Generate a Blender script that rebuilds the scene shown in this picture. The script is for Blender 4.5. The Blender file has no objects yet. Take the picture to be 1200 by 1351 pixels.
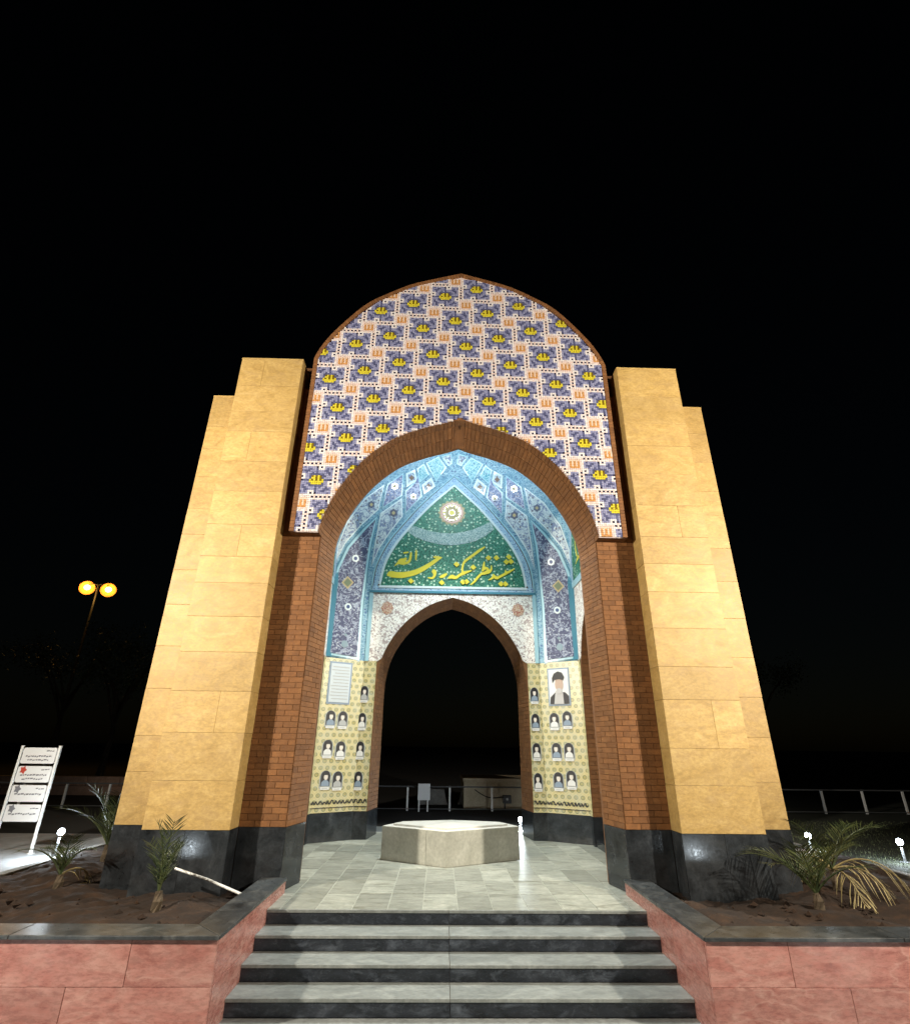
import bpy, bmesh, math, random
import numpy as np
from mathutils import Vector, Matrix
random.seed(7)
scn = bpy.context.scene
COL = scn.collection

# ------------------------------------------------------------------ camera
CX, CY, CZ = -0.2129, -6.1266, 1.4266
YAW, PITCH, ROLL, FPX = 0.0230, 0.4154, 0.0108, 700.326
def cam_axes():
    f = np.array([math.sin(YAW)*math.cos(PITCH), math.cos(YAW)*math.cos(PITCH), math.sin(PITCH)])
    r = np.array([math.cos(YAW), -math.sin(YAW), 0.0]); u = np.cross(r, f)
    c, s = math.cos(ROLL), math.sin(ROLL)
    return c*r+s*u, -s*r+c*u, f
RT, UP, FW = cam_axes()
CAM = np.array([CX, CY, CZ])
cd = bpy.data.cameras.new('camera'); co = bpy.data.objects.new('camera', cd); COL.objects.link(co)
co.matrix_world = Matrix(((RT[0], UP[0], -FW[0], CX), (RT[1], UP[1], -FW[1], CY), (RT[2], UP[2], -FW[2], CZ), (0, 0, 0, 1)))
cd.sensor_fit = 'HORIZONTAL'; cd.sensor_width = 36.0; cd.lens = FPX/1200*36.0
cd.clip_start = 0.05; cd.clip_end = 2000
scn.camera = co
def ray(px, py):
    return RT*((px-600)/FPX) + UP*((675.5-py)/FPX) + FW
def on_plane(px, py, p0, n):
    d = ray(px, py); n = np.array(n, float); t = np.dot(np.array(p0)-CAM, n)/np.dot(d, n)
    return CAM+t*d

# ------------------------------------------------------------------ world, moonlight, exposure
w = bpy.data.worlds.new('World'); scn.world = w; w.use_nodes = True
nt = w.node_tree; bg = nt.nodes['Background']
sky = nt.nodes.new('ShaderNodeTexSky'); sky.sky_type = 'NISHITA'; sky.sun_disc = False
sky.sun_elevation = math.radians(8); sky.sun_rotation = math.radians(200)
nt.links.new(sky.outputs[0], bg.inputs[0]); bg.inputs[1].default_value = 0.0004
sl = bpy.data.lights.new('moon', 'SUN'); sl.energy = 0.004; sl.angle = math.radians(0.5); sl.color = (1, .95, .88)
so = bpy.data.objects.new('moon', sl); COL.objects.link(so)
so.rotation_euler = (math.radians(82), 0, math.radians(-20))
scn.view_settings.view_transform = 'Standard'; scn.view_settings.look = 'None'
scn.view_settings.exposure = 0.0; scn.view_settings.gamma = 1.0; scn.view_settings.use_curve_mapping = False
scn.cycles.use_denoising = True
scn.cycles.max_bounces = 6; scn.cycles.sample_clamp_indirect = 6.0
scn.cycles.caustics_reflective = False; scn.cycles.caustics_refractive = False

# ------------------------------------------------------------------ helpers
def tag(o, label=None, cat=None, group=None, kind=None):
    if label: o['label'] = label
    if cat: o['category'] = cat
    if group: o['group'] = group
    if kind: o['kind'] = kind
    return o
def empty(name, loc=(0, 0, 0), label=None, cat=None, group=None, rz=0, parent=None):
    o = bpy.data.objects.new(name, None); COL.objects.link(o); o.location = loc; o.rotation_euler = (0, 0, rz)
    o.empty_display_size = .2
    if parent: o.parent = parent; o.matrix_parent_inverse = parent_world(parent).inverted()
    return tag(o, label, cat, group)
def parent_world(p):
    m = Matrix.Translation(p.location) @ p.rotation_euler.to_matrix().to_4x4() @ Matrix.Diagonal((*p.scale, 1))
    if p.parent: m = parent_world(p.parent) @ p.matrix_parent_inverse @ m
    return m
def adopt(o, parent, keep_world=True):
    o.parent = parent
    if keep_world: o.matrix_parent_inverse = parent_world(parent).inverted()
def link(name, mesh, parent=None, loc=None, rz=0, keep_world=True):
    o = bpy.data.objects.new(name, mesh); COL.objects.link(o)
    if loc is not None: o.location = loc
    o.rotation_euler = (0, 0, rz)
    if parent: adopt(o, parent, keep_world)
    return o
def copy_tree(o, parent=None):
    c = o.copy(); COL.objects.link(c)
    if parent: c.parent = parent
    for ch in [x for x in bpy.data.objects if x.parent == o]: copy_tree(ch, c)
    return c

class MB:
    """collects faces; builds ONE mesh object"""
    def __init__(s): s.v = []; s.f = []; s.m = []; s.uv = []; s.r = []
    def face(s, pts, m=0, uv=None, r=None):
        i = len(s.v); s.v += [tuple(float(a) for a in p) for p in pts]; s.f.append(tuple(range(i, i+len(pts)))); s.m.append(m)
        if uv is None:
            p = [np.array(q, float) for q in pts]; n = np.zeros(3)
            for k in range(len(p)): n += np.cross(p[k], p[(k+1) % len(p)])
            a = int(np.argmax(np.abs(n)))
            uv = [(q[1], q[2]) if a == 0 else (q[0], q[2]) if a == 1 else (q[0], q[1]) for q in p]
        s.uv.append(uv); s.r.append(random.random() if r is None else r)
    def box(s, x0, x1, y0, y1, z0, z1, m=0, r=None, skip=''):
        if r is None: r = random.random()
        P = lambda i, j, k: ((x0, x1)[i], (y0, y1)[j], (z0, z1)[k])
        F = {'-y': [(0,0,0),(1,0,0),(1,0,1),(0,0,1)], '+y': [(1,1,0),(0,1,0),(0,1,1),(1,1,1)], '-x': [(0,1,0),(0,0,0),(0,0,1),(0,1,1)],
             '+x': [(1,0,0),(1,1,0),(1,1,1),(1,0,1)], '+z': [(0,0,1),(1,0,1),(1,1,1),(0,1,1)], '-z': [(0,1,0),(1,1,0),(1,0,0),(0,0,0)]}
        for k, q in F.items():
            if k not in skip: s.face([P(*c) for c in q], m, r=r)
    def raised(s, q, h, m=0, r=None, inset=0.0, toward=None):
        """a thin raised piece on the quad/polygon q, its face h proud along the normal (towards the point `toward`)"""
        q = [np.array(p, float) for p in q]; c = sum(q)/len(q)
        n = np.zeros(3)
        for k in range(len(q)): n += np.cross(q[k]-c, q[(k+1) % len(q)]-c)
        n /= (np.linalg.norm(n)+1e-12)
        if toward is not None and np.dot(np.array(toward, float)-c, n) < 0: q = q[::-1]; n = -n
        if inset:
            q2 = []
            for p in q:
                d = c-p; L = np.linalg.norm(d); q2.append(p+d/L*min(inset*1.41, L*.4))
            q = q2
        if r is None: r = random.random()
        t = [p+n*h for p in q]
        s.face(t, m, r=r)
        for k in range(len(q)):
            j = (k+1) % len(q); s.face([q[k], q[j], t[j], t[k]], m, r=r)
    def prism(s, poly, mp, d0, d1, m=0, r=None, back=False):
        """polygon (a,b) mapped by mp(a,b,d); front face at d0, sides back to d1"""
        if r is None: r = random.random()
        s.face([mp(a, b, d0) for a, b in poly], m, r=r)
        if back: s.face([mp(a, b, d1) for a, b in poly][::-1], m, r=r)
        for k in range(len(poly)):
            a, b = poly[k], poly[(k+1) % len(poly)]
            s.face([mp(*b, d0), mp(*a, d0), mp(*a, d1), mp(*b, d1)], m, r=r)
    def tube(s, pts, rad, n=8, m=0, cap=True, r=None):
        pts = [Vector(p) for p in pts]; k = len(pts); rad = rad if isinstance(rad, (list, tuple)) else [rad]*k
        rings = []
        for i, p in enumerate(pts):
            t = (pts[min(i+1, k-1)]-pts[max(i-1, 0)]).normalized()
            a = t.cross(Vector((0, 0, 1)))
            if a.length < 1e-3: a = t.cross(Vector((0, 1, 0)))
            a.normalize(); b = t.cross(a)
            rings.append([p+(a*math.cos(2*math.pi*j/n)+b*math.sin(2*math.pi*j/n))*rad[i] for j in range(n)])
        if r is None: r = random.random()
        for i in range(k-1):
            for j in range(n):
                jj = (j+1) % n; s.face([rings[i][j], rings[i][jj], rings[i+1][jj], rings[i+1][j]], m, r=r)
        if cap: s.face(rings[0][::-1], m, r=r); s.face(rings[-1], m, r=r)
    def lathe(s, prof, n=16, m=0, c=(0, 0, 0), r=None):
        if r is None: r = random.random()
        R = [[(c[0]+p[0]*math.cos(2*math.pi*j/n), c[1]+p[0]*math.sin(2*math.pi*j/n), c[2]+p[1]) for j in range(n)] for p in prof]
        for i in range(len(prof)-1):
            for j in range(n):
                jj = (j+1) % n; s.face([R[i][j], R[i][jj], R[i+1][jj], R[i+1][j]], m, r=r)
        s.face(R[0][::-1], m, r=r); s.face(R[-1], m, r=r)
    def mesh(s, name, mats, smooth=False, weld=False):
        me = bpy.data.meshes.new(name); me.from_pydata(s.v, [], s.f)
        for k in (mats if isinstance(mats, (list, tuple)) else [mats]): me.materials.append(k)
        me.polygons.foreach_set('material_index', s.m)
        u = me.uv_layers.new(name='UVMap'); flat = [c for fu in s.uv for q in fu for c in q]; u.data.foreach_set('uv', flat)
        at = me.attributes.new('rnd', 'FLOAT', 'FACE'); at.data.foreach_set('value', s.r)
        if weld:
            bm = bmesh.new(); bm.from_mesh(me); bmesh.ops.remove_doubles(bm, verts=bm.verts, dist=1e-4); bm.to_mesh(me); bm.free()
        if smooth: me.polygons.foreach_set('use_smooth', [True]*len(me.polygons))
        me.update(); return me
    def build(s, name, mats, parent=None, bevel=0, smooth=False, weld=False, loc=None, rz=0, keep_world=True):
        o = link(name, s.mesh(name, mats, smooth, weld or bevel > 0), parent, loc, rz, keep_world)
        if bevel:
            b = o.modifiers.new('bevel', 'BEVEL'); b.width = bevel; b.segments = 2; b.limit_method = 'ANGLE'; b.angle_limit = math.radians(40)
        return o

# ------------------------------------------------------------------ materials
def M(name):
    m = bpy.data.materials.new(name); m.use_nodes = True; t = m.node_tree; return m, t, t.nodes['Principled BSDF']
def nd(t, typ, **kw):
    n = t.nodes.new('ShaderNode'+typ)
    for k, v in kw.items():
        if k in n.inputs: n.inputs[k].default_value = v
        else: setattr(n, k, v)
    return n
def ramp(t, fac, stops, interp='LINEAR'):
    n = t.nodes.new('ShaderNodeValToRGB'); n.color_ramp.interpolation = interp; e = n.color_ramp.elements
    while len(e) < len(stops): e.new(0.5)
    for k, (p, c) in enumerate(stops): e[k].position = p; e[k].color = (*c, 1) if len(c) == 3 else c
    t.links.new(fac, n.inputs[0]); return n.outputs[0]
def mix(t, fac, a, b, typ='MIX'):
    n = t.nodes.new('ShaderNodeMixRGB'); n.blend_type = typ
    for i, x in enumerate((fac, a, b)):
        if isinstance(x, bpy.types.NodeSocket): t.links.new(x, n.inputs[i])
        elif isinstance(x, (int, float)): n.inputs[i].default_value = x
        else: n.inputs[i].default_value = (*x, 1)
    return n.outputs[0]
def math_(t, op, a, b=0.0, clamp=False):
    n = t.nodes.new('ShaderNodeMath'); n.operation = op; n.use_clamp = clamp
    for i, x in enumerate((a, b)):
        if isinstance(x, bpy.types.NodeSocket): t.links.new(x, n.inputs[i])
        else: n.inputs[i].default_value = x
    return n.outputs[0]
def coord(t, kind='Object', scale=(1, 1, 1), rot=(0, 0, 0)):
    c = t.nodes.new('ShaderNodeTexCoord'); mp = t.nodes.new('ShaderNodeMapping')
    mp.inputs['Scale'].default_value = scale; mp.inputs['Rotation'].default_value = rot
    t.links.new(c.outputs[kind], mp.inputs['Vector']); return mp.outputs[0]
def noise(t, vec, scale, detail=4, rough=.55, dist=0.0):
    n = nd(t, 'TexNoise', Scale=scale, Detail=detail, Roughness=rough, Distortion=dist); t.links.new(vec, n.inputs['Vector']); return n.outputs['Fac']
def bump(t, bs, h, strength=.3, dist=.01):
    b = nd(t, 'Bump', Strength=strength, Distance=dist); t.links.new(h, b.inputs['Height']); t.links.new(b.outputs[0], bs.inputs['Normal'])
def rnd(t):
    a = t.nodes.new('ShaderNodeAttribute'); a.attribute_name = 'rnd'; return a.outputs['Fac']
def objrnd(t):
    return t.nodes.new('ShaderNodeObjectInfo').outputs['Random']
def plain(name, col, rough=.6, metal=0, spec=None, emit=None, es=0):
    m, t, b = M(name); b.inputs['Base Color'].default_value = (*col, 1); b.inputs['Roughness'].default_value = rough; b.inputs['Metallic'].default_value = metal
    if emit: b.inputs['Emission Color'].default_value = (*emit, 1); b.inputs['Emission Strength'].default_value = es
    return m
def stone(name, stops, scale=2.0, stretch=(1, 1, 1), rough=.5, var=.25, fine=.15, bmp=.15, kind='Object', dist=.6, rnd_src='obj', wear=None, veins=None):
    """mottled natural stone; each piece gets its own tone"""
    m, t, b = M(name); v = coord(t, kind, stretch)
    off = t.nodes.new('ShaderNodeVectorMath'); off.operation = 'ADD'; t.links.new(v, off.inputs[0])
    rs = objrnd(t) if rnd_src == 'obj' else rnd(t)
    sc = t.nodes.new('ShaderNodeVectorMath'); sc.operation = 'SCALE'; sc.inputs[0].default_value = (37, 19, 53); t.links.new(rs, sc.inputs['Scale'])
    t.links.new(sc.outputs[0], off.inputs[1]); v = off.outputs[0]
    n1 = noise(t, v, scale, 8, .62, dist); n2 = noise(t, v, scale*9, 4, .7)
    c = ramp(t, n1, stops)
    c = mix(t, fine, c, ramp(t, n2, [(.3, (.12,)*3), (.7, (.9,)*3)]), 'OVERLAY')
    tone = ramp(t, rs, [(0, (1-var,)*3), (1, (1.0,)*3)])
    c = mix(t, 1.0, c, tone, 'MULTIPLY')
    if wear:
        n3 = noise(t, v, wear[0], 6, .7, .5); c = mix(t, ramp(t, n3, [(wear[1], (0,)*3), (wear[2], (wear[4],)*3)]), c, wear[3])
    if veins:
        n4 = noise(t, v, veins[0], 5, .55, .4); k4 = math_(t, 'ABSOLUTE', math_(t, 'SUBTRACT', n4, .5)); c = mix(t, ramp(t, k4, [(0, (veins[3],)*3), (veins[1]*.5, (veins[3]*.6,)*3), (veins[1], (0,)*3)]), c, veins[2])
    t.links.new(c, b.inputs['Base Color'])
    t.links.new(ramp(t, n2, [(.2, (max(rough-.08, .03),)*3), (.8, (rough+.12,)*3)]), b.inputs['Roughness'])
    bump(t, b, n2, bmp, .006); return m

travertine = stone('travertine', [(.22, (.36, .22, .065)), (.42, (.50, .325, .105)), (.6, (.56, .375, .135)), (.8, (.64, .455, .195))], 2.6, (1, 1, 1.8), .55, .18, .28, .12, dist=1.6, wear=(3.5, .50, .74, (.34, .22, .10), .6))
granite = stone('black_granite', [(.3, (.012, .014, .016)), (.6, (.036, .041, .047)), (.85, (.085, .094, .105))], 5, rough=.13, var=.3, fine=.3, bmp=.015, wear=(2.2, .5, .85, (.10, .105, .11), .5))
granite_dull = stone('granite_coping', [(.3, (.02, .022, .024)), (.7, (.07, .078, .084))], 6, rough=.3, var=.3, fine=.3, bmp=.06, wear=(5, .5, .8, (.22, .22, .21), .5))
red_stone = stone('red_travertine', [(.22, (.32, .105, .088)), (.42, (.46, .19, .16)), (.6, (.54, .27, .23)), (.82, (.66, .42, .36))], 1.7, (1, 1, 3.0), .26, .34, .3, .08, dist=2.2, veins=(.45, .005, (.70, .47, .40), .28), wear=(4, .52, .8, (.60, .34, .30), .6))
tread_stone = stone('tread_stone', [(.25, (.15, .165, .16)), (.55, (.26, .28, .27)), (.8, (.40, .42, .40))], 3.0, (1, 2.2, 1), .55, .25, .3, .15, dist=1.0, wear=(7, .55, .8, (.10, .10, .09), .6))
riser_stone = stone('riser_granite', [(.3, (.008, .010, .014)), (.6, (.026, .031, .042)), (.85, (.075, .085, .105))], 4, (1, 1, 2), .22, .2, .35, .08, dist=1.0, wear=(5, .5, .75, (.15, .175, .215), .6))
floor_stone = stone('floor_stone', [(.25, (.23, .24, .205)), (.5, (.38, .39, .335)), (.75, (.52, .52, .45))], 2.6, (1, 2.6, 1), .46, .38, .35, .12, dist=1.4, wear=(3, .52, .7, (.12, .12, .085), .8))
bench_stone = stone('bench_stone', [(.25, (.36, .36, .31)), (.55, (.48, .48, .42)), (.8, (.58, .58, .52))], 3, rough=.5, var=.15, fine=.2, bmp=.1)
bench_top = stone('bench_top_stone', [(.3, (.62, .61, .56)), (.7, (.78, .77, .72))], 4, rough=.45, var=.1, fine=.12, bmp=.06)
brick = stone('brick', [(.2, (.145, .055, .015)), (.5, (.215, .087, .025)), (.8, (.29, .128, .042))], 5, rough=.75, var=.26, fine=.25, bmp=.3, rnd_src='face')
mortar = stone('mortar', [(.3, (.14, .058, .02)), (.7, (.21, .094, .034))], 9, rough=.9, var=.1, fine=.3, bmp=.3)
stone_joint = stone('stone_joint', [(.3, (.36, .24, .10)), (.7, (.50, .35, .16))], 9, rough=.9, var=.1, fine=.3, bmp=.2)
soil = stone('soil', [(.25, (.008, .0037, .0018)), (.5, (.022, .010, .0043)), (.8, (.060, .028, .011))], 3.5, rough=.95, var=0, fine=.4, bmp=1.0)
plaza = stone('plaza_paving', [(.3, (.22, .24, .24)), (.7, (.36, .38, .38))], 2, rough=.4, var=0, fine=.3, bmp=.1)
path_mat = stone('pale_path_paving', [(.3, (.34, .36, .38)), (.7, (.50, .52, .54))], 1.2, rough=.55, var=0, fine=.25, bmp=.1)
lawn_mat = stone('dark_turf', [(.3, (.014, .018, .011)), (.7, (.045, .052, .035))], 6, rough=.9, var=0, fine=.4, bmp=.6)
far_ground = stone('dark_ground', [(.3, (.012, .011, .010)), (.7, (.03, .027, .024))], .6, rough=.9, var=0, fine=.3, bmp=.3)
kerb_mat = stone('kerb_stone', [(.3, (.17, .165, .15)), (.7, (.30, .29, .27))], 4, rough=.7, var=.2, fine=.3, bmp=.2)
pink_kerb = stone('pink_kerb_stone', [(.3, (.34, .20, .14)), (.7, (.50, .33, .25))], 4, rough=.6, var=.2, fine=.3, bmp=.2)

def glaze(name, col, var=.3, rough=.12, col2=None):
    m, t, b = M(name); r = rnd(t)
    c2 = col2 or tuple(x*(1-var) for x in col)
    c = mix(t, r, col, c2)
    t.links.new(c, b.inputs['Base Color']); b.inputs['Roughness'].default_value = rough; return m
g_blue = glaze('glaze_blue', (.33, .34, .50), rough=.4, col2=(.21, .22, .39))
g_navy = glaze('glaze_navy', (.02, .018, .06), .5, .3)
g_white = glaze('glaze_white', (.82, .77, .77), .12, .3)
g_pink = glaze('glaze_pink', (.80, .64, .60), .18, .3)
g_yellow = glaze('glaze_yellow', (.72, .62, .05), .2, .3)
g_olive = glaze('glaze_olive', (.20, .13, .01), .3, .3)
g_orange = glaze('glaze_orange', (.66, .33, .12), .25, .3)
g_peach = glaze('glaze_peach', (.80, .60, .47), .15, .3)
g_maroon = glaze('glaze_maroon', (.22, .07, .08), .3, .3)
g_green = glaze('glaze_slate', (.11, .12, .25), .4, .4)
grout = plain('grout', (.62, .52, .50), .8)

def arabesque(name, base, vine, flower, scale=9, flower2=None, rough=.5, line=.05, dens=.28):
    """dense painted tile: curling vines and small blossoms on a ground colour"""
    m, t, b = M(name); v = coord(t, 'UV', (scale, scale, scale))
    n1 = nd(t, 'TexNoise', Scale=1.0, Detail=1.5, Distortion=.9); t.links.new(v, n1.inputs['Vector'])
    n2 = nd(t, 'TexNoise', Scale=1.9, Detail=.5, Distortion=.6); t.links.new(v, n2.inputs['Vector'])
    k1 = math_(t, 'ABSOLUTE', math_(t, 'SUBTRACT', n1.outputs['Fac'], .5)); k2 = math_(t, 'ABSOLUTE', math_(t, 'SUBTRACT', n2.outputs['Fac'], .52))
    f = nd(t, 'TexVoronoi', feature='F1', Scale=1.5, Randomness=.65); t.links.new(v, f.inputs['Vector'])
    f2 = nd(t, 'TexVoronoi', feature='F1', Scale=2.6, Randomness=.9); t.links.new(v, f2.inputs['Vector'])
    c = mix(t, ramp(t, k2, [(0, (1,)*3), (line*.6, (1,)*3), (line*.9, (0,)*3)]), base, flower2 or vine)
    c = mix(t, ramp(t, k1, [(0, (1,)*3), (line*.7, (1,)*3), (line, (0,)*3)]), c, vine)
    c = mix(t, ramp(t, f2.outputs['Distance'], [(0, (1,)*3), (dens*.75, (1,)*3), (dens*.75+.05, (0,)*3)]), c, flower2 or vine)
    c = mix(t, ramp(t, f.outputs['Distance'], [(0, flower2 or vine), (dens*.35, flower2 or vine), (dens*.4, flower), (dens, flower), (dens+.01, base)]), c, c) if False else mix(t, ramp(t, f.outputs['Distance'], [(0, (1,)*3), (dens, (1,)*3), (dens+.05, (0,)*3)]), c, flower)
    t.links.new(c, b.inputs['Base Color']); b.inputs['Roughness'].default_value = rough; return m
a_navy = arabesque('tile_navy_arabesque', (.04, .05, .115), (.29, .33, .43), (.46, .50, .56), 13, (.10, .11, .20), line=.05, dens=.2)
a_white = arabesque('tile_white_arabesque', (.84, .82, .77), (.42, .34, .32), (.12, .08, .13), 9.5, (.50, .40, .36), line=.035, dens=.15)
a_pale = arabesque('tile_pale_blue_floral', (.36, .46, .56), (.55, .62, .66), (.16, .16, .24), 14, (.62, .66, .66), dens=.24)
a_ice = arabesque('tile_ice_floral', (.44, .51, .56), (.18, .23, .36), (.12, .11, .15), 11, (.62, .67, .68), line=.055, dens=.22)
a_mauve = arabesque('tile_mauve_floral', (.17, .22, .40), (.44, .46, .60), (.52, .46, .50), 14, (.09, .09, .20), line=.06, dens=.24)
a_teal = arabesque('tile_teal_floral', (.10, .34, .43), (.32, .56, .62), (.06, .20, .32), 14, (.48, .68, .70), line=.06, dens=.22)
a_green = arabesque('tile_green_floral', (.008, .10, .062), (.03, .20, .13), (.52, .68, .50), 10, (.10, .34, .22), line=.055, dens=.27)
a_band = arabesque('tile_silver_band', (.18, .33, .31), (.46, .56, .54), (.55, .63, .60), 24, (.10, .20, .20), line=.07, dens=.25)
a_frame = arabesque('tile_frame_blue', (.24, .40, .56), (.42, .56, .66), (.09, .13, .32), 15, (.36, .52, .64), line=.05, dens=.26)
sky_rim = plain('tile_sky_rim', (.36, .58, .66), .3)
teal_rim = plain('tile_teal_rim', (.07, .22, .30), .3)
white_rim = plain('tile_white_rim', (.66, .74, .76), .3)
vault_base = arabesque('vault_blue_floral', (.09, .24, .36), (.24, .42, .52), (.05, .10, .24), 11, (.34, .52, .60), line=.05, dens=.2)
gold = glaze('glaze_gold', (.80, .66, .05), .1, .45)
cream = plain('glaze_cream', (.48, .38, .20), .6)
rust = plain('glaze_rust', (.36, .11, .06), .3)

def girih():
    m, t, b = M('tile_yellow_girih'); v = coord(t, 'UV', (1/.118, 1/.102, 1))
    sep = nd(t, 'SeparateXYZ'); t.links.new(v, sep.inputs[0])
    row = math_(t, 'FLOOR', sep.outputs[1]); par = math_(t, 'MODULO', math_(t, 'ABSOLUTE', row), 2.0)
    x = math_(t, 'ADD', sep.outputs[0], math_(t, 'MULTIPLY', par, .5))
    fx = math_(t, 'SUBTRACT', math_(t, 'FRACT', x), .5); fy = math_(t, 'SUBTRACT', math_(t, 'FRACT', sep.outputs[1]), .5)
    d = math_(t, 'SQRT', math_(t, 'ADD', math_(t, 'MULTIPLY', fx, fx), math_(t, 'MULTIPLY', fy, fy)))
    c = ramp(t, d, [(0, (.42, .34, .10)), (.10, (.36, .28, .08)), (.14, (.60, .53, .28)), (.2, (.24, .24, .10)), (.3, (.22, .22, .10)), (.35, (.62, .54, .28)), (.47, (.66, .57, .30)), (.52, (.50, .42, .2)), (.6, (.68, .58, .30))])
    n = noise(t, v, .7, 3); c = mix(t, ramp(t, n, [(.4, (0,)*3), (.75, (.5,)*3)]), c, (.50, .54, .48))
    t.links.new(c, b.inputs['Base Color']); b.inputs['Roughness'].default_value = .3; return m
yellow_tile = girih()

leaf_m, t_, b_ = M('palm_leaf'); t_.links.new(mix(t_, rnd(t_), (.028, .046, .015), (.075, .09, .03)), b_.inputs['Base Color']); b_.inputs['Roughness'].default_value = .5
dry_m, t_, b_ = M('dry_palm_leaf'); t_.links.new(mix(t_, rnd(t_), (.22, .17, .07), (.40, .33, .16)), b_.inputs['Base Color']); b_.inputs['Roughness'].default_value = .7
tree_leaf, t_, b_ = M('tree_leaf'); t_.links.new(mix(t_, rnd(t_), (.04, .06, .02), (.09, .11, .04)), b_.inputs['Base Color']); b_.inputs['Roughness'].default_value = .6
grass_m, t_, b_ = M('grass_blade'); t_.links.new(mix(t_, rnd(t_), (.06, .09, .035), (.17, .19, .10)), b_.inputs['Base Color']); b_.inputs['Roughness'].default_value = .6
bark = stone('bark', [(.3, (.05, .035, .02)), (.7, (.13, .095, .06))], 8, rough=.9, var=.1, fine=.3, bmp=.5)
white_paint = plain('white_paint', (.72, .72, .70), .35)
grey_metal = plain('grey_metal', (.25, .26, .27), .4, .7)
dark_metal = plain('dark_metal', (.03, .03, .033), .45, .3)
black_ink = plain('black_ink', (.02, .02, .025), .5)
sign_white = plain('sign_white', (.70, .70, .70), .35)
sign_ink = plain('sign_ink', (.16, .16, .18), .5)
sign_red = plain('sign_red', (.45, .05, .03), .5)
beige_panel = stone('beige_panel', [(.3, (.50, .42, .28)), (.7, (.64, .55, .39))], 3, rough=.6, var=.1, fine=.2, bmp=.05)
led_white = plain('led_white', (.9, .95, 1), .3, emit=(.80, .92, 1.0), es=60)
led_glass = plain('led_glass', (.9, .95, 1), .3, emit=(.85, .95, 1.0), es=25)
sodium = plain('sodium_glass', (1, .7, .2), .3, emit=(1.0, .66, .16), es=14)
amber = plain('amber_halo_bowl', (.60, .24, .03), .6)  # for the added bowls that imitate the orange glow round the bulbs
flood_glass = plain('flood_glass', (1, .95, .85), .3, emit=(1.0, .9, .72), es=40)
skin_a = plain('print_face', (.74, .68, .62), .5); print_grey = plain('print_grey', (.42, .43, .43), .5); print_dark = plain('print_dark', (.025, .024, .028), .5)
print_white = plain('print_white', (.74, .74, .73), .5); print_blue = plain('print_blue', (.24, .31, .40), .5); print_olive = plain('print_olive', (.12, .12, .08), .5)

# ------------------------------------------------------------------ dimensions (metres, floor of the pavilion is z = 0)
RISER, TREAD, SW = .1155, .30, 1.78
GROUND = -.462; TERR = -.06
YT, YJ, YS = .45, .619, 1.08           # tile face, brick face, back of the splayed reveal
HB = .597                              # top of the granite plinth
PI_, PO, PO2 = 2.38, 3.288, 3.767
YP, YP2, H1, H2 = .341, .70, 6.724, 6.283
YB, YC, HX = 4.08, 2.62, 2.27          # back wall, middle of the room, side walls
YF = 2*YC-YB

def spline(pts, n=8):
    """Catmull-Rom through pts"""
    P = [np.array(p, float) for p in pts]; P = [2*P[0]-P[1]]+P+[2*P[-1]-P[-2]]; out = []
    for i in range(1, len(P)-2):
        for k in range(n):
            t = k/n; a, b, c, d = P[i-1:i+3]
            out.append(.5*((2*b)+(c-a)*t+(2*a-5*b+4*c-d)*t*t+(3*b-a-3*c+d)*t**3))
    out.append(P[-2]); return [tuple(q) for q in out]
def resample(pts, n):
    p = np.array(pts); s = np.concatenate([[0], np.cumsum(np.linalg.norm(np.diff(p, axis=0), axis=1))])
    u = np.linspace(0, s[-1], n+1); return [tuple(np.interp(k, s, p[:, j]) for j in range(p.shape[1])) for k in u]

# ------------------------------------------------------------------ setting: ground, terrace, path
def sheet(name, x0, x1, y0, y1, z, mat, n=1):
    mb = MB()
    for i in range(n):
        for j in range(n):
            xa, xb = x0+(x1-x0)*i/n, x0+(x1-x0)*(i+1)/n; ya, yb = y0+(y1-y0)*j/n, y0+(y1-y0)*(j+1)/n
            mb.face([(xa, ya, z), (xb, ya, z), (xb, yb, z), (xa, yb, z)])
    return tag(mb.build(name, mat), kind='structure')
sheet('ground', -600, 600, -300, 900, GROUND-.006, plaza)
tb = MB()
for x0, x1, y0, y1 in ((-600, -5.2, -1.15, 900), (5.6, 600, -1.15, 900), (-5.2, 5.6, 6.2, 900)):
    tb.box(x0, x1, y0, y1, GROUND-.5, TERR, skip='-z')
tag(tb.build('terrace_ground', far_ground), kind='structure')
sheet('path', -8.4, -5.34, -1.1, 4.9, TERR+.006, path_mat)
sheet('lawn', 5.74, 30, -1.1, 15.2, TERR+.006, lawn_mat)
bp = MB(); bp.box(-5.2, 5.6, YB+.9, 6.2, GROUND-.3, TERR-.004, skip='-z'); tag(bp.build('rear_paving', plaza), kind='structure')

# platform and its floor slabs
plat = MB(); plat.box(-2.42, 2.42, .012, YB+.9, GROUND-.2, -.004, skip='-z')
plat = tag(plat.build('platform', stone('floor_grout', [(.3, (.42, .42, .36)), (.7, (.60, .60, .52))], 9, rough=.8, var=.1, fine=.3, bmp=.2)), kind='structure')
fx = [-2.36+.337*k for k in range(15)]
slab = MB(); slab.box(-.1638, .1638, 0, .5925, -.004, 0, skip='-z'); slab_me = slab.mesh('floor_slab', floor_stone, weld=True)
for i in range(14):
    for j in range(8):
        y = .012+.6*j
        o = link('floor_slab', slab_me, plat, (fx[i]+.1685, y+.002, random.uniform(-.0015, .0015)))
        o.rotation_euler = (0, 0, 0)

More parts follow.
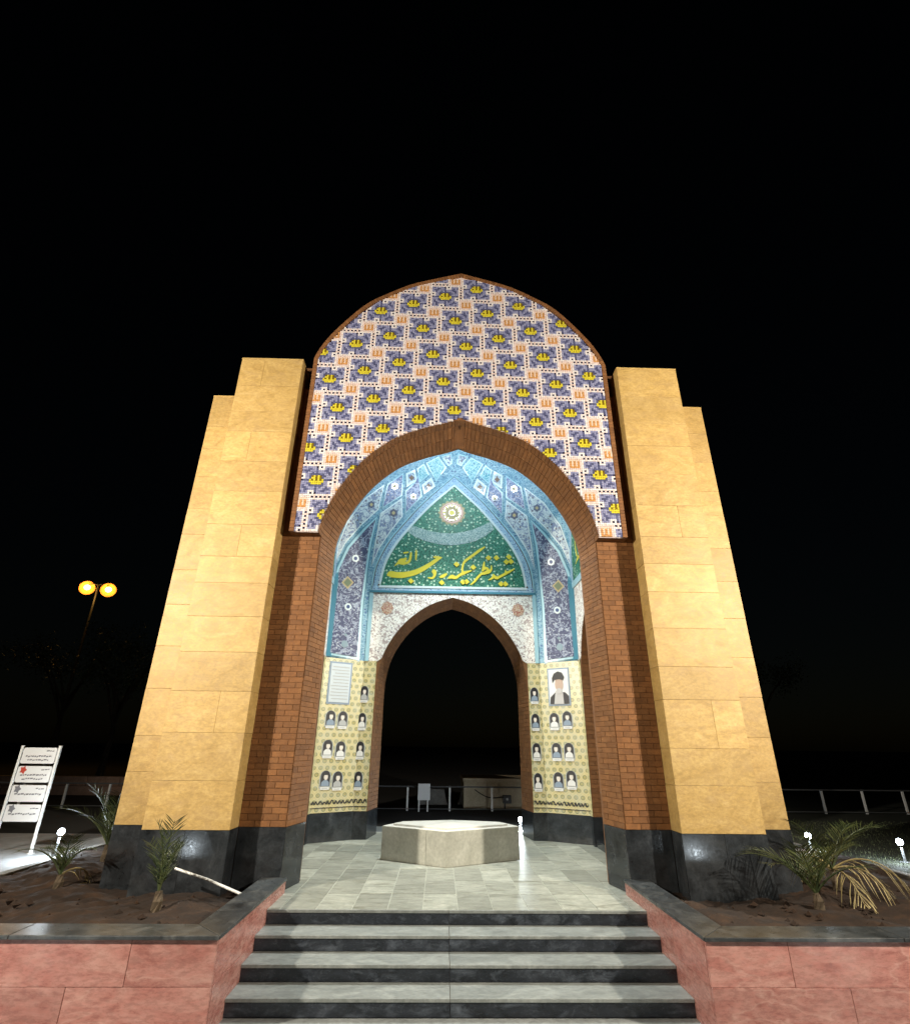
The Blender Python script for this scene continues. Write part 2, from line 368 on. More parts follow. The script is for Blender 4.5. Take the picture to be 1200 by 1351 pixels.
# ------------------------------------------------------------------ steps
stairs = empty('stone_steps', (0, 0, GROUND), 'four grey stone steps with polished black risers leading up to the arch', 'steps')
for k in range(4):
    z1 = -k*RISER; y0 = -k*TREAD
    for x0, x1 in ((-SW-.02, -.09), (-.087, SW+.02)):
        mb = MB(); mb.box(x0, x1, y0+.006, y0+.03, z1-RISER+.001, z1-.024); mb.build('riser', riser_stone, stairs, bevel=.002)
        if k > 0 or True:
            mb = MB(); mb.box(x0, x1, y0-.004, y0+(TREAD+.006 if k else .012), z1-.024, z1+.0005, skip=''); mb.build('tread', tread_stone, stairs, bevel=.004)
core = MB()
for k in range(4): core.box(-SW, SW, -k*TREAD+.031, -k*TREAD+.031+TREAD+.2, GROUND-.2, -k*RISER-.0245-(.03 if k == 0 else 0))
core.build('step_core', mortar, stairs)

# ------------------------------------------------------------------ planters
def planter(sx):
    side = 'left' if sx < 0 else 'right'
    end = 5.13 if sx < 0 else 5.5
    root = empty('raised_planter', (sx*3.6, -1.26, GROUND), f'red stone planter with black coping and bare soil, {"sign board side" if sx<0 else "drooping dry palm side"} of the steps', 'planter', 'planters beside the steps')
    Z = .14
    X = lambda a: sx*a
    def bx(name, x0, x1, y0, y1, z0, z1, m, bev=.004):
        mb = MB(); a, b = sorted((X(x0), X(x1))); mb.box(a, b, y0, y1, z0, z1); return mb.build(name, m, root, bevel=bev)
    # core walls
    bx('wall_core', 1.83, 9.0, -1.23, -1.02, GROUND-.1, Z-.029, mortar, 0)
    bx('wall_core', 1.83, 2.04, -1.019, .615, GROUND-.1, Z-.029, mortar, 0)
    # facing slabs: front in two rows, side in two rows
    rows = ((GROUND-.02, -.1645), (-.163, Z-.029))
    for r_, (za, zb) in enumerate(rows):
        xs = [1.80]; wd = [(1.02, .95, 1.1, .9, 1.05, 1.0, 1.0), (.62, 1.0, 1.12, .95, 1.0, 1.05, .9)][r_]
        for q in wd: xs.append(xs[-1]+q)
        for a, b in zip(xs, xs[1:]): bx('stone_slab', a+.0015, b-.0015, -1.26+random.uniform(-.002, .002), -1.231, za, zb, red_stone, .003)
        ys = [-1.2295, -.62 if r_ else -.3, .1 if r_ else .55, .615]
        for a, b in zip(ys, ys[1:]):
            if b-a > .1: bx('stone_slab', 1.80+random.uniform(-.002, .002), 1.829, a+.0015, b-.0015, za, zb, red_stone, .003)
    # coping: mitred front run and side run
    cz0, cz1 = Z-.028, Z-.0
    def slab_poly(name, poly, mat=granite_dull):
        mb = MB(); poly = poly if sx > 0 else poly[::-1]
        mb.prism([(X(a), b) for a, b in poly], lambda a, b, d: (a, b, d), cz1, cz0, back=True); return mb.build(name, mat, root, bevel=.005)
    slab_poly('coping_slab', [(1.785, -1.285), (3.3, -1.285), (3.3, -1.0), (2.06, -1.0)])
    for a in (3.303, 4.703, 6.103, 7.503): slab_poly('coping_slab', [(a, -1.285), (a+1.397, -1.285), (a+1.397, -1.0), (a, -1.0)])
    slab_poly('coping_slab', [(1.785, -1.28), (2.055, -1.0), (2.055, -.34), (1.785, -.34)])
    slab_poly('coping_slab', [(1.785, -.337), (2.055, -.337), (2.055, .60), (1.785, .60)])
    # kerbs: long edge of the bed, and the slanting pink return
    for k in range(6):
        bx('kerb_stone', end, end+.11, .35+k*1.0, 1.346+k*1.0, GROUND, .045, kerb_mat, .01)
    mb = MB(); p = [(4.02, -.99), (4.30, -.99), (5.26, .35), (4.98, .40)]; p = p if sx > 0 else p[::-1]
    mb.prism([(X(a), b) for a, b in p], lambda a, b, d: (a, b, d), .13, GROUND, back=True); mb.build('slanting_kerb', pink_kerb, root, bevel=.012)
    # bed of soil
    mb = MB(); nx, ny = 64, 110
    rg = random.Random(5+sx)
    ph = [rg.uniform(0, 6) for _ in range(8)]
    def hz(x, y):
        h = .045*math.sin(x*2.1+ph[0])*math.cos(y*1.7+ph[1])+.025*math.sin(x*5.3+ph[2]+y*3.1)+.014*math.sin(x*11+ph[3])*math.sin(y*13+ph[4])+.010*math.sin(x*23+y*7+ph[5])*math.cos(y*27+ph[6])
        return .03+h*.8+rg.uniform(-.012, .012)
    xs0 = lambda y: 1.86 if y < .60 else 2.44
    G = [[(X(xs0(y_)+(end+.02-xs0(y_))*i/nx), y_) for y_ in [-1.03+7.2*j/ny for j in range(ny+1)]] for i in range(nx+1)]
    H = [[(*G[i][j], hz(*G[i][j])) for j in range(ny+1)] for i in range(nx+1)]
    for i in range(nx):
        for j in range(ny):
            q = [H[i][j], H[i+1][j], H[i+1][j+1], H[i][j+1]]; mb.face(q if sx > 0 else q[::-1], r=.5)
    mb.build('soil_bed', soil, root, smooth=True, weld=True)
    # clods
    cl = MB()
    for _ in range(170):
        x = rg.uniform(2.1, end-.1); y = -1.0+rg.random()**1.5*3.5; s = rg.uniform(.012, .045)
        if x < 3.85 and y > .2: continue
        pts = [(X(x)+s*a*rg.uniform(.7, 1.2), y+s*b*rg.uniform(.7, 1.2), .03+hz(x, y)*.3+s*c*rg.uniform(.5, 1.0)) for a, b, c in ((1, 0, 0), (0, 1, 0), (-1, 0, 0), (0, -1, 0), (0, 0, 1), (0, 0, -1))]
        for a, b, c in ((0, 1, 4), (1, 2, 4), (2, 3, 4), (3, 0, 4), (1, 0, 5), (2, 1, 5), (3, 2, 5), (0, 3, 5)): cl.face([pts[a], pts[b], pts[c]])
    tag(cl.build('soil_clods', soil, root), kind='stuff')
    return root
planter(-1); planter(1)

# ------------------------------------------------------------------ the monument
mon = empty('memorial_arch', (0, YC, 0), 'tall tiled brick memorial arch between stepped yellow stone pillars on black granite', 'monument')

# --- pillars
def pillar(sx, front=True):
    F = (lambda y: y) if front else (lambda y: 2*YC-y)
    root = empty('pillar', (sx*3.0, F(.9), 0), parent=mon)
    def bx(name, x0, x1, y0, y1, z0, z1, m, bev=.0022):
        mb = MB(); a, b = sorted((sx*x0, sx*x1)); c, d = sorted((F(y0), F(y1))); mb.box(a, b, c, d, z0, z1); return mb.build(name, m, root, bevel=bev)
    bx('pillar_core', PI_+.025, PO-.025, YP+.025, 1.50, -.3, H1-.012, stone_joint, 0)
    bx('pillar_core', PO-.026, PO2-.025, YP2+.025, 1.30, -.3, H2-.012, stone_joint, 0)
    rg = random.Random(11+sx*3+front)
    # travertine courses
    def courses(z0, z1, n):
        h = [rg.choice((.36, .44, .46, .48, .5)) for _ in range(n)]; s = (z1-z0)/sum(h); z = z0; out = []
        for q in h: out.append((z, z+q*s)); z += q*s
        return out
    for za, zb in courses(HB, H1, 14):
        j = .0009; d = rg.uniform(-.002, .002)
        if rg.random() < .25:
            xm = PI_+(PO-PI_)*rg.choice((.38, .5, .62)); segs = ((PI_, xm), (xm, PO))
        else: segs = ((PI_, PO),)
        for a, b in segs: bx('stone_slab', a+(.0005 if a == PI_ else j), b-(.0005 if b == PO else j), YP+d, YP+.025, za+j, zb-j, travertine)
        bx('stone_slab', PI_+rg.uniform(-.002, .002), PI_+.0248, YP+.0255, 1.5 if not front else YJ+.001, za+j, zb-j, travertine, .003)
    for za, zb in courses(HB, H2, 12):
        j = .0009; d = rg.uniform(-.002, .002)
        bx('stone_slab', PO+.0005, PO2, YP2+d, YP2+.025, za+j, zb-j, travertine)
        bx('stone_slab', PO2-.0248, PO2+rg.uniform(-.002, .002), YP2+.0255, 1.3, za+j, zb-j, travertine, .003)
    for za, zb in courses(HB, H1, 14):
        bx('stone_slab', PO-.0248, PO+rg.uniform(-.002, 0), YP+.0255, YP2+.024, za+.002, zb-.002, travertine, .003)
    bx('cap_slab', PI_-.004, PO+.004, YP-.004, 1.504, H1, H1+.03, travertine)
    bx('cap_slab', PO+.0045, PO2+.004, YP2-.004, 1.304, H2, H2+.03, travertine)
    # polished granite plinth slabs
    p = .004
    for a, b in ((PI_-p, 2.83), (2.833, PO+p)): bx('plinth_slab', a, b, YP-p, YP+.02, -.12, HB-.001, granite, 0)
    bx('plinth_slab', PI_-p, PI_+.02, YP+.0205, YJ-.003, -.12, HB-.001, granite, 0)
    bx('plinth_slab', PO-.02, PO+p, YP+.0205, YP2+.02, -.12, HB-.001, granite, 0)
    bx('plinth_slab', PO+p+.0005, PO2+p, YP2-p, YP2+.02, -.12, HB-.001, granite, 0)
    bx('plinth_slab', PO2-.02, PO2+p, YP2+.0205, 1.31, -.12, HB-.001, granite, 0)
for s in (-1, 1): pillar(s); pillar(s, False)

# --- arch profiles (half, from springing to apex)
OPEN = [(1.87, 3.80), (1.868, 4.0), (1.806, 4.305), (1.628, 4.705), (1.34, 5.12), (.95, 5.465), (.52, 5.66), (.22, 5.752), (0, 5.835)]
OPEN = resample(spline(OPEN, 6), 26)
SHR = [(x*(1-.10/1.87), 3.8+(z-3.8)*(1-.11/2.0)) for x, z in OPEN]
OUT = [(2.25, 6.86), (2.17, 7.08), (1.985, 7.41), (1.56, 7.955), (1.2, 8.22), (.82, 8.44), (.4, 8.588), (0, 8.715)]
OUT = resample(spline(OUT, 6), 30)
BO = [(1.40, 2.30), (1.38, 2.62), (1.27, 3.05), (1.02, 3.46), (.72, 3.76), (.36, 3.98), (0, 4.09)]
BO = resample(spline(BO, 6), 20)
BI = [(x*1.30/1.40, 2.3+(z-2.3)*.955) for x, z in BO]
SO_ = [(x*.90/1.40, 2.3+(z-2.3)*.80) for x, z in BO]        # side openings
SI_ = [(x*.95, z-.03) for x, z in SO_]

def arch_wall(prof0, prof1, d0, d1, amax, zmax, mp, name, mats, parent, zbot=0.0, reveal_m=0):
    mb = MB()
    for prof, d, flip in ((prof0, d0, False), (prof1, d1, True)):
        a0, zs = prof[0]
        def q(pts):
            pts = [mp(a, z, d) for a, z in pts]; mb.face(pts[::-1] if flip else pts, 0, r=.5)
        for s in (-1, 1):
            if amax > a0: q([(s*amax, zbot), (s*a0, zbot), (s*a0, zmax), (s*amax, zmax)][::s*-1])
            for (xa, za), (xb, zb) in zip(prof, prof[1:]):
                q([(s*xa, za), (s*xb, zb), (s*xb, zmax), (s*xa, zmax)][::s*-1])
    for s in (-1, 1):
        full0 = [(prof0[0][0], zbot)]+prof0; full1 = [(prof1[0][0], zbot)]+prof1
        for (a, b, c, e) in zip(full0, full0[1:], full1, full1[1:]):
            pts = [mp(s*a[0], a[1], d0), mp(s*b[0], b[1], d0), mp(s*e[0], e[1], d1), mp(s*c[0], c[1], d1)]
            mb.face(pts if s > 0 else pts[::-1], reveal_m, r=.5)
        pts = [mp(s*amax, zbot, d0), mp(s*amax, zmax, d0), mp(s*amax, zmax, d1), mp(s*amax, zbot, d1)]; mb.face(pts, 0, r=.5)
    mb.face([mp(-amax, zmax, d0), mp(amax, zmax, d0), mp(amax, zmax, d1), mp(-amax, zmax, d1)], 0, r=.5)
    return mb.build(name, mats, parent)
mpY = lambda a, z, d: (a, d, z)
front = arch_wall(OPEN, SHR, YJ, YS, PI_+.02, 6.4, mpY, 'front_wall', [mortar], mon)
arch_wall(SHR, SHR, YS+.001, YF, PI_+.02, 6.4, mpY, 'front_wall_backing', [mortar], mon)
backw = arch_wall(BO, BI, YB, YB+.62, HX+.6, 7.2, mpY, 'back_wall', [mortar], mon)
sides = []
for s in (-1, 1):
    mpX = lambda a, z, d, s=s: (s*d, YC+a, z)
    sides.append(arch_wall(SO_, SI_, HX, HX+.62, YB-YC+.05, 7.2, mpX, 'side_wall', [mortar], mon))

# --- upper slab that carries the mosaic
ub = MB()
inn = resample([(1.868, 4.0)]+[p for p in OPEN if p[1] > 4.01], 40); outr = resample([(2.25, 4.0)]+OUT, 40)
for s in (-1, 1):
    for a, b, c, e in zip(inn, inn[1:], outr, outr[1:]):
        q = [(s*a[0], YT+.012, a[1]), (s*c[0], YT+.012, c[1]), (s*e[0], YT+.012, e[1]), (s*b[0], YT+.012, b[1])]; ub.face(q if s > 0 else q[::-1], r=.5)
        q = [(s*a[0], YT+.012, a[1]), (s*a[0], YJ+.001, a[1]), (s*b[0], YJ+.001, b[1]), (s*b[0], YT+.012, b[1])]; ub.face(q, 1, r=.5)
        q = [(s*c[0], YT-.02, c[1]), (s*c[0], 1.0, c[1]), (s*e[0], 1.0, e[1]), (s*e[0], YT-.02, e[1])]; ub.face(q, 1, r=.5)
    q = [(s*1.868, YT+.012, 4.0), (s*1.868, YJ+.001, 4.0), (s*2.25, YJ+.001, 4.0), (s*2.25, YT+.012, 4.0)]; ub.face(q, 1, r=.5)
    q = [(s*2.25, 1.0, 6.6), (s*2.25, 1.0, 6.8), (0, 1.0, 8.7), (0, 1.0, 6.6)]; ub.face(q, 1, r=.5)
panel = ub.build('mosaic_panel', [grout, mortar], mon)
# brown brick rim around the mosaic, one brick after another
rim = MB()
ro = resample([(2.25, 4.0)]+OUT, 120); 
def inset_path(p, d):
    p = np.array(p); t = np.gradient(p, axis=0); t /= np.linalg.norm(t, axis=1)[:, None]; n = np.stack([-t[:, 1], t[:, 0]], 1)
    return [tuple(x) for x in p+n*d]
ri = inset_path(ro, .065); ri[-1] = (0, ri[-1][1])
for s in (-1, 1):
    for k in range(len(ro)-1):
        q = [(s*ro[k][0], YT+.012, ro[k][1]), (s*ri[k][0], YT+.012, ri[k][1]), (s*ri[k+1][0], YT+.012, ri[k+1][1]), (s*ro[k+1][0], YT+.012, ro[k+1][1])]
        rim.raised(q, .032, inset=.002, toward=(0, -9, 5))
tag(rim.build('brick_rim', brick, mon), kind='stuff')

# --- brickwork of the jambs, reveals and soffits
def lerp(a, b, t): return tuple(np.array(a)*(1-t)+np.array(b)*t)
def lay(mb, c00, c10, c01, c11, nu, nv, toward, bond=True, h=.007, gap=.0035, jitter=.0015):
    """bricks on the bilinear quad: nu along c00->c10, nv courses c00->c01"""
    for j in range(nv):
        v0, v1 = j/nv, (j+1)/nv; sh = .5 if (bond and j % 2) else 0
        us = [0]+[min(max((i+sh)/nu, 0), 1) for i in range(0 if sh else 1, nu)]+[1]
        for a, b in zip(us, us[1:]):
            if b-a < 1e-4: continue
            P = lambda u, v: lerp(lerp(c00, c10, u), lerp(c01, c11, u), v)
            L = np.linalg.norm(np.array(P(b, v0))-np.array(P(a, v0))); Hh = np.linalg.norm(np.array(P(a, v1))-np.array(P(a, v0)))
            ga, gb = gap/L*(b-a), gap/Hh*(v1-v0)
            mb.raised([P(a+ga, v0+gb), P(b-ga, v0+gb), P(b-ga, v1-gb), P(a+ga, v1-gb)], h+random.uniform(-jitter, jitter), toward=toward)
jb = MB(); rv = MB()
inside = (0, -3, 3)
for s in (-1, 1):
    lay(jb, (s*1.872, YJ, HB), (s*PI_, YJ, HB), (s*1.872, YJ, 4.0), (s*PI_, YJ, 4.0), 3, 54, (0, -9, 2), gap=.0028)
    lay(jb, (s*2.25, YJ, 4.0), (s*PI_, YJ, 4.0), (s*2.25, YJ, 6.4), (s*PI_, YJ, 6.4), 1, 37, (0, -9, 5))
    lay(rv, (s*1.87, YJ+.002, HB), (s*1.77, YS, HB), (s*1.87, YJ+.002, 3.8), (s*1.77, YS, 3.8), 2, 54, (0, .8, 2), gap=.0028)
    op = resample(OPEN, 46); sp = [(x*(1-.10/1.87), 3.8+(z-3.8)*(1-.11/2.0)) for x, z in op]
    for k in range(len(op)-1):
        a, b, c, e = op[k], op[k+1], sp[k], sp[k+1]
        lay(rv, (s*a[0], YJ+.002, a[1]), (s*c[0], YS, c[1]), (s*b[0], YJ+.002, b[1]), (s*e[0], YS, e[1]), 2, 1, (0, .8, 3.5), bond=False)
    ip = resample([(1.868, 4.0)]+[p for p in OPEN if p[1] > 4.01], 44)
    for a, b in zip(ip, ip[1:]):
        lay(rv, (s*a[0], YT+.002, a[1]), (s*a[0], YJ, a[1]), (s*b[0], YT+.002, b[1]), (s*b[0], YJ, b[1]), 1, 1, (0, .5, 3.5), bond=False)
zi = lambda x: float(np.interp(x, [p[0] for p in OPEN][::-1], [p[1] for p in OPEN][::-1]))
zs_ = lambda z: 3.8+(z-3.8)*(1-.11/2.0)
kst = MB(); kw = .075; za, zc = zi(kw)-.013, zi(kw)-.003
for e in (-1, 1):
    A0, A1, A2 = (0, YT+.001, zc), (0, YJ, zc), (0, YS, zs_(zc)); B0, B1, B2 = (e*kw, YT+.001, za), (e*kw, YJ, za), (e*kw, YS, zs_(za))
    kst.face([A0, B0, B1, A1][::e], r=.5); kst.face([A1, B1, B2, A2][::e], r=.5)
    kst.face([A0, B0, (e*kw, YT+.001, 5.87), (0, YT+.001, 5.87)], r=.5)
    kst.face([B0, B1, (e*kw, YJ, 5.87), (e*kw, YT+.001, 5.87)], r=.5); kst.face([B1, B2, (e*kw, YS, 5.87), (e*kw, YJ, 5.87)], r=.5)
kst.build('keystone', brick, front)
tag(jb.build('jamb_bricks', brick, front), kind='stuff'); tag(rv.build('soffit_bricks', brick, front), kind='stuff')
bb = MB()
for s in (-1, 1):
    lay(bb, (s*1.40, YB, .41), (s*1.30, YB+.62, .41), (s*1.40, YB, 2.3), (s*1.30, YB+.62, 2.3), 3, 28, (0, 3, 1.5))
    p0, p1 = resample(BO, 38), [(x*1.30/1.40, 2.3+(z-2.3)*.955) for x, z in resample(BO, 38)]
    for k in range(38): lay(bb, (s*p0[k][0], YB, p0[k][1]), (s*p1[k][0], YB+.62, p1[k][1]), (s*p0[k+1][0], YB, p0[k+1][1]), (s*p1[k+1][0], YB+.62, p1[k+1][1]), 3, 1, (0, 4.2, 1.8), bond=False)
tag(bb.build('reveal_bricks', brick, backw), kind='stuff')
for s, wl in zip((-1, 1), sides):
    bb = MB()
    for e in (-1, 1):
        f0, f1 = .90, .855
        lay(bb, (s*HX, YC+e*f0, .41), (s*(HX+.62), YC+e*f1, .41), (s*HX, YC+e*f0, 2.3), (s*(HX+.62), YC+e*f1, 2.3), 3, 28, (s*(HX+.3), YC, 1.5))
        p0 = resample(SO_, 26); p1 = [(x*.95, z-.03) for x, z in p0]
        for k in range(26): lay(bb, (s*HX, YC+e*p0[k][0], p0[k][1]), (s*(HX+.62), YC+e*p1[k][0], p1[k][1]), (s*HX, YC+e*p0[k+1][0], p0[k+1][1]), (s*(HX+.62), YC+e*p1[k+1][0], p1[k+1][1]), 3, 1, (s*(HX+.3), YC, 1.8), bond=False)
    tag(bb.build('reveal_bricks', brick, wl), kind='stuff')

# --- granite plinth of the front jambs and the room
def slabq(name, a, b, z0, z1, parent, mat=granite, th=.014, toward=(0, 2.6, .3)):
    """upright slab on the plan segment a-b"""
    mb = MB(); mb.raised([(*a, z0), (*b, z0), (*b, z1), (*a, z1)], th, toward=toward); return mb.build(name, mat, parent)
for s in (-1, 1):
    slabq('plinth_slab', (s*1.858, YJ), (s*(PI_-.013), YJ), -.1, HB-.001, front, toward=(0, -5, .3))
    slabq('plinth_slab', (s*1.871, YJ-.013), (s*1.768, YS), .002, HB-.001, front, toward=(0, .8, .3))
    slabq('plinth_slab', (s*1.40, YB), (s*1.63, YB), .002, .409, backw)
    slabq('plinth_slab', (s*1.40, YB-.013), (s*1.30, YB+.62), .002, .409, backw, toward=(0, 4.3, .3))
    slabq('plinth_slab', (s*HX, 3.66), (s*HX, YC+.9), .002, .409, backw)
    slabq('plinth_slab', (s*(HX-.013), YC+.9), (s*(HX+.62), YC+.855), .002, .409, backw, toward=(s*2.5, YC, .3))
# --- canted corners with the yellow tile (chamfer planes)
CH = {s: (np.array([s*1.63, YB, 0]), np.array([s*HX, 3.66, 0])) for s in (-1, 1)}
def chframe(s):
    a, b = CH[s]; u = (b-a)/np.linalg.norm(b-a); n = np.array([u[1], -u[0], 0]); 
    if np.dot(n, np.array([0, YC, 0])-a) < 0: n = -n
    return a, u, n, np.linalg.norm(b-a)
def uvquad(mb, a, b, z0, z1, m=0, flip=False, u0=0):
    L = math.dist(a[:2], b[:2]); q = [(a[0], a[1], z0), (b[0], b[1], z0), (b[0], b[1], z1), (a[0], a[1], z1)]; uv = [(u0, z0), (u0+L, z0), (u0+L, z1), (u0, z1)]
    if flip: q, uv = q[::-1], uv[::-1]
    mb.face(q, m, uv)
for s in (-1, 1):
    a, u, n, L = chframe(s)
    for a_, b_, nm in ((a, a+u*L, 'canted_tile_panel'), (np.array([s*1.405, YB-.008, 0]), np.array([s*1.627, YB-.008, 0]), 'pier_tile_panel'), (np.array([s*(HX-.008), 3.655, 0]), np.array([s*(HX-.008), YC+.905, 0]), 'side_tile_panel')):
        mb = MB(); uvquad(mb, a_, b_, .412, 2.86, 0, s > 0); o = mb.build(nm, yellow_tile, mon)
    mb = MB(); mb.raised([(*a[:2], .002), (*(a+u*L)[:2], .002), (*(a+u*L)[:2], .409), (*a[:2], .409)], .014, toward=(0, 2.6, .3)); mb.build('plinth_slab', granite, mon)

# --- vault
AX, BX = 2.797, 1.78
RZ = [2.85, 4.19, 4.72, 5.2, 5.62, 6.17, 6.47, 6.65, 6.78, 7.15, 7.5, 7.75, 7.9]
RR = [1.002, 1.0, .9915, .9537, .9049, .8497, .8277, .8215, .820, .76, .62, .40, .0]
def rho(z): return float(np.interp(z, RZ, RR))
def gnorm(x, y): return math.sqrt((x/AX)**2+((y-YC)/BX)**2)
vb = MB(); NP, NZ = 96, 34
def vpt(ph, z):
    r = rho(z); return (AX*r*math.cos(ph), YC+BX*r*math.sin(ph), z)
def zstart(ph):
    c, s_ = math.cos(ph)*AX, math.sin(ph)*BX
    k = min(HX/abs(c) if abs(c) > 1e-6 else 9, (YB-YC)/abs(s_) if abs(s_) > 1e-6 else 9)
    if k >= 1.0: return 2.86 if s_ > 0 else 5.0
    zz = np.linspace(2.86, 7.9, 800); rr = np.interp(zz, RZ, RR); z_ = float(zz[np.argmax(rr <= k)]); return z_ if s_ > 0 else max(z_, 5.0)
for i in range(NP*2):
    p0, p1 = 2*math.pi*i/(NP*2), 2*math.pi*(i+1)/(NP*2); za, zb = zstart(p0), zstart(p1)
    if abs(za-zb) > .9: za = zb = max(za, zb) if min(za, zb) > 2.9 else min(za, zb)
    for j in range(NZ):
        t0, t1 = (j/NZ), ((j+1)/NZ)
        f = lambda z0, t: z0+(7.9-z0)*t
        q = [vpt(p0, f(za, t0)), vpt(p1, f(zb, t0)), vpt(p1, f(zb, t1)), vpt(p0, f(za, t1))]
        uq = [(p0*1.6, f(za, t0)), (p1*1.6, f(zb, t0)), (p1*1.6, f(zb, t1)), (p0*1.6, f(za, t1))]; vb.face(q[::-1], 0, uq[::-1], r=.5)
vault = vb.build('vault', vault_base, mon, smooth=True, weld=True)

def vault_hit(px, py, off=0.0):
    d = ray(px, py); t0 = (1.3-CY)/d[1]
    def ins(t):
        p = CAM+d*t
        if p[1] > YB-.002 or abs(p[0]) > HX-.002: return False
        return gnorm(p[0], p[1]) < rho(p[2])
    t = t0
    while ins(t) and t < 40: t += .02
    a, b = t-.02, t
    for _ in range(24):
        m_ = (a+b)/2
        if ins(m_): a = m_
        else: b = m_
    p = CAM+d*a; e = 1e-3
    def F(q): return gnorm(q[0], q[1])-rho(q[2])
    g = np.array([(F(p+np.eye(3)[k]*e)-F(p-np.eye(3)[k]*e))/(2*e) for k in range(3)]); g /= np.linalg.norm(g)
    return p-g*off
def vault_patch(poly, name, mats, off=.018, cuts=3, scale=1/88., parent=None, m_rim=None):
    """traced panel laid on the vault (left side), plus its mirror image on the right"""
    bm = bmesh.new(); vs = [bm.verts.new((x, y, 0)) for x, y in poly]; bm.faces.new(vs)
    bmesh.ops.triangulate(bm, faces=bm.faces[:]); bmesh.ops.subdivide_edges(bm, edges=bm.edges[:], cuts=cuts, use_grid_fill=True)
    bm.verts.ensure_lookup_table(); top = {}; low = {}
    for v in bm.verts: top[v.index] = vault_hit(v.co.x, v.co.y, off)
    for mir in (1, -1):
        mb = MB(); T = lambda p: (p[0]*mir, p[1], p[2])
        for f in bm.faces:
            q = [T(top[v.index]) for v in f.verts]; uv = [(v.co.x*scale*mir, -v.co.y*scale) for v in f.verts]
            n = np.cross(np.array(q[1])-np.array(q[0]), np.array(q[2])-np.array(q[0]))
            if np.dot(n, np.array([0, YC-.5, 4.0])-np.array(q[0])) < 0: q, uv = q[::-1], uv[::-1]
            mb.face(q, 0, uv, r=.5)
        for e in bm.edges:
            if len(e.link_faces) == 1:
                a, b = e.verts; pa, pb = top[a.index], top[b.index]
                oa, ob = vault_hit(a.co.x, a.co.y, -.01), vault_hit(b.co.x, b.co.y, -.01)
                mb.face([T(pa), T(pb), T(ob), T(oa)], 1, r=.5)
        mb.build(name, mats, parent or vault)
    bm.free()
# blue corner panels: pale frame, sky line, dark field
outer = [(429, 865), (474, 873), (480, 796), (486.5, 747), (491, 717), (498.5, 679), (477, 697), (456, 721), (442.5, 749), (437.5, 772)]
def shrink(poly, d):
    P = np.array(poly, float); n = len(P); out = []
    area = sum(P[i][0]*P[(i+1) % n][1]-P[(i+1) % n][0]*P[i][1] for i in range(n)); sg = 1 if area > 0 else -1
    for i in range(n):
        e0 = P[i]-P[i-1]; e1 = P[(i+1) % n]-P[i]; n0 = np.array([-e0[1], e0[0]])/np.linalg.norm(e0)*sg; n1 = np.array([-e1[1], e1[0]])/np.linalg.norm(e1)*sg
        b = n0+n1; k = d/max(.45, (1+np.dot(n0, n1))); out.append(tuple(P[i]+b*k))
    return out
vault_patch(outer, 'corner_panel_frame', [teal_rim, teal_rim], .012, 4)
vault_patch(shrink(outer, 1.7), 'corner_panel_border', [sky_rim, teal_rim], .022, 4)
inner_p = shrink(outer, 4.6); vault_patch(inner_p, 'corner_panel', [a_navy, sky_rim], .030, 4)
def spot(px, py, r, name, mats, k=10, star=0.0, off=.036):
    pts = [(px+r*(1+star*(-1)**i)*math.cos(math.pi*2*i/k+math.pi/2), py+r*1.05*(1+star*(-1)**i)*math.sin(math.pi*2*i/k+math.pi/2)) for i in range(k)]
    vault_patch(pts, name, mats, off, 1)
spot(457.5, 769, 8.2, 'diamond_tile', [cream, white_rim], 4); spot(457.5, 769, 5.6, 'diamond_tile', [glaze('glaze_sage', (.24, .28, .18)), cream], 4, off=.040)
for x, y in ((468, 737), (458, 801)):
    spot(x, y, 4.6, 'ring_tile', [white_rim, white_rim], 12); spot(x, y, 2.4, 'ring_tile', [glaze('glaze_slate', (.10, .14, .28)), white_rim], 10, off=.040)
spot(453.5, 850, 4.6, 'vase_tile', [glaze('glaze_vase', (.30, .40, .46)), white_rim], 8); spot(455, 838, 2.2, 'vase_tile', [glaze('glaze_vase_neck', (.30, .40, .46)), white_rim], 4)
# white, mauve and teal fields of the vault
def field(poly, name, mat, rimmat=white_rim, w=1.5):
    vault_patch(poly, name+'_rim', [rimmat, teal_rim], .014, 3); vault_patch(shrink(poly, w), name, [mat, rimmat], .020, 3)
field([(489.5, 747), (494, 718), (501.5, 677), (530, 657), (531, 681.5), (515.5, 701), (500, 724)], 'white_field', a_ice)
field([(506.5, 639.5), (480, 658), (457, 688), (444.5, 720), (441, 745), (455, 717), (476.5, 693), (499, 672.5)], 'white_field', a_ice)
field([(503, 671), (510.5, 639), (532, 624), (530.5, 654)], 'mauve_field', a_mauve, sky_rim)
field([(534.5, 648), (546, 637), (551.5, 627), (556.5, 655), (534, 678.5)], 'mauve_field', a_mauve, sky_rim)
field([(535, 625), (547, 619.5), (550, 634.5), (536, 643)], 'white_square', a_ice, white_rim, 2.6)
field([(549.5, 618.5), (559, 612), (566, 627), (553.5, 637)], 'teal_field', a_teal, sky_rim)
field([(556, 640), (569, 630), (574, 642), (559, 652.5)], 'white_square', a_ice, white_rim, 2.6)
field([(561.5, 611), (578, 602.5), (589, 617), (575, 636)], 'teal_field', a_teal, sky_rim)
field([(581, 601.5), (596, 598), (596.5, 612), (591, 615)], 'ice_field', a_ice, sky_rim)
for (x, y, r) in ((518.5, 677, 5), (520, 642, 4.6), (489, 666, 4.6), (545, 656, 4.2)):
    spot(x, y, r, 'rosette_tile', [glaze('glaze_rosette', (.16, .17, .24)), white_rim], 12, .12, .027); spot(x, y, r*.45, 'rosette_tile', [cream, cream], 8, .1, .031)
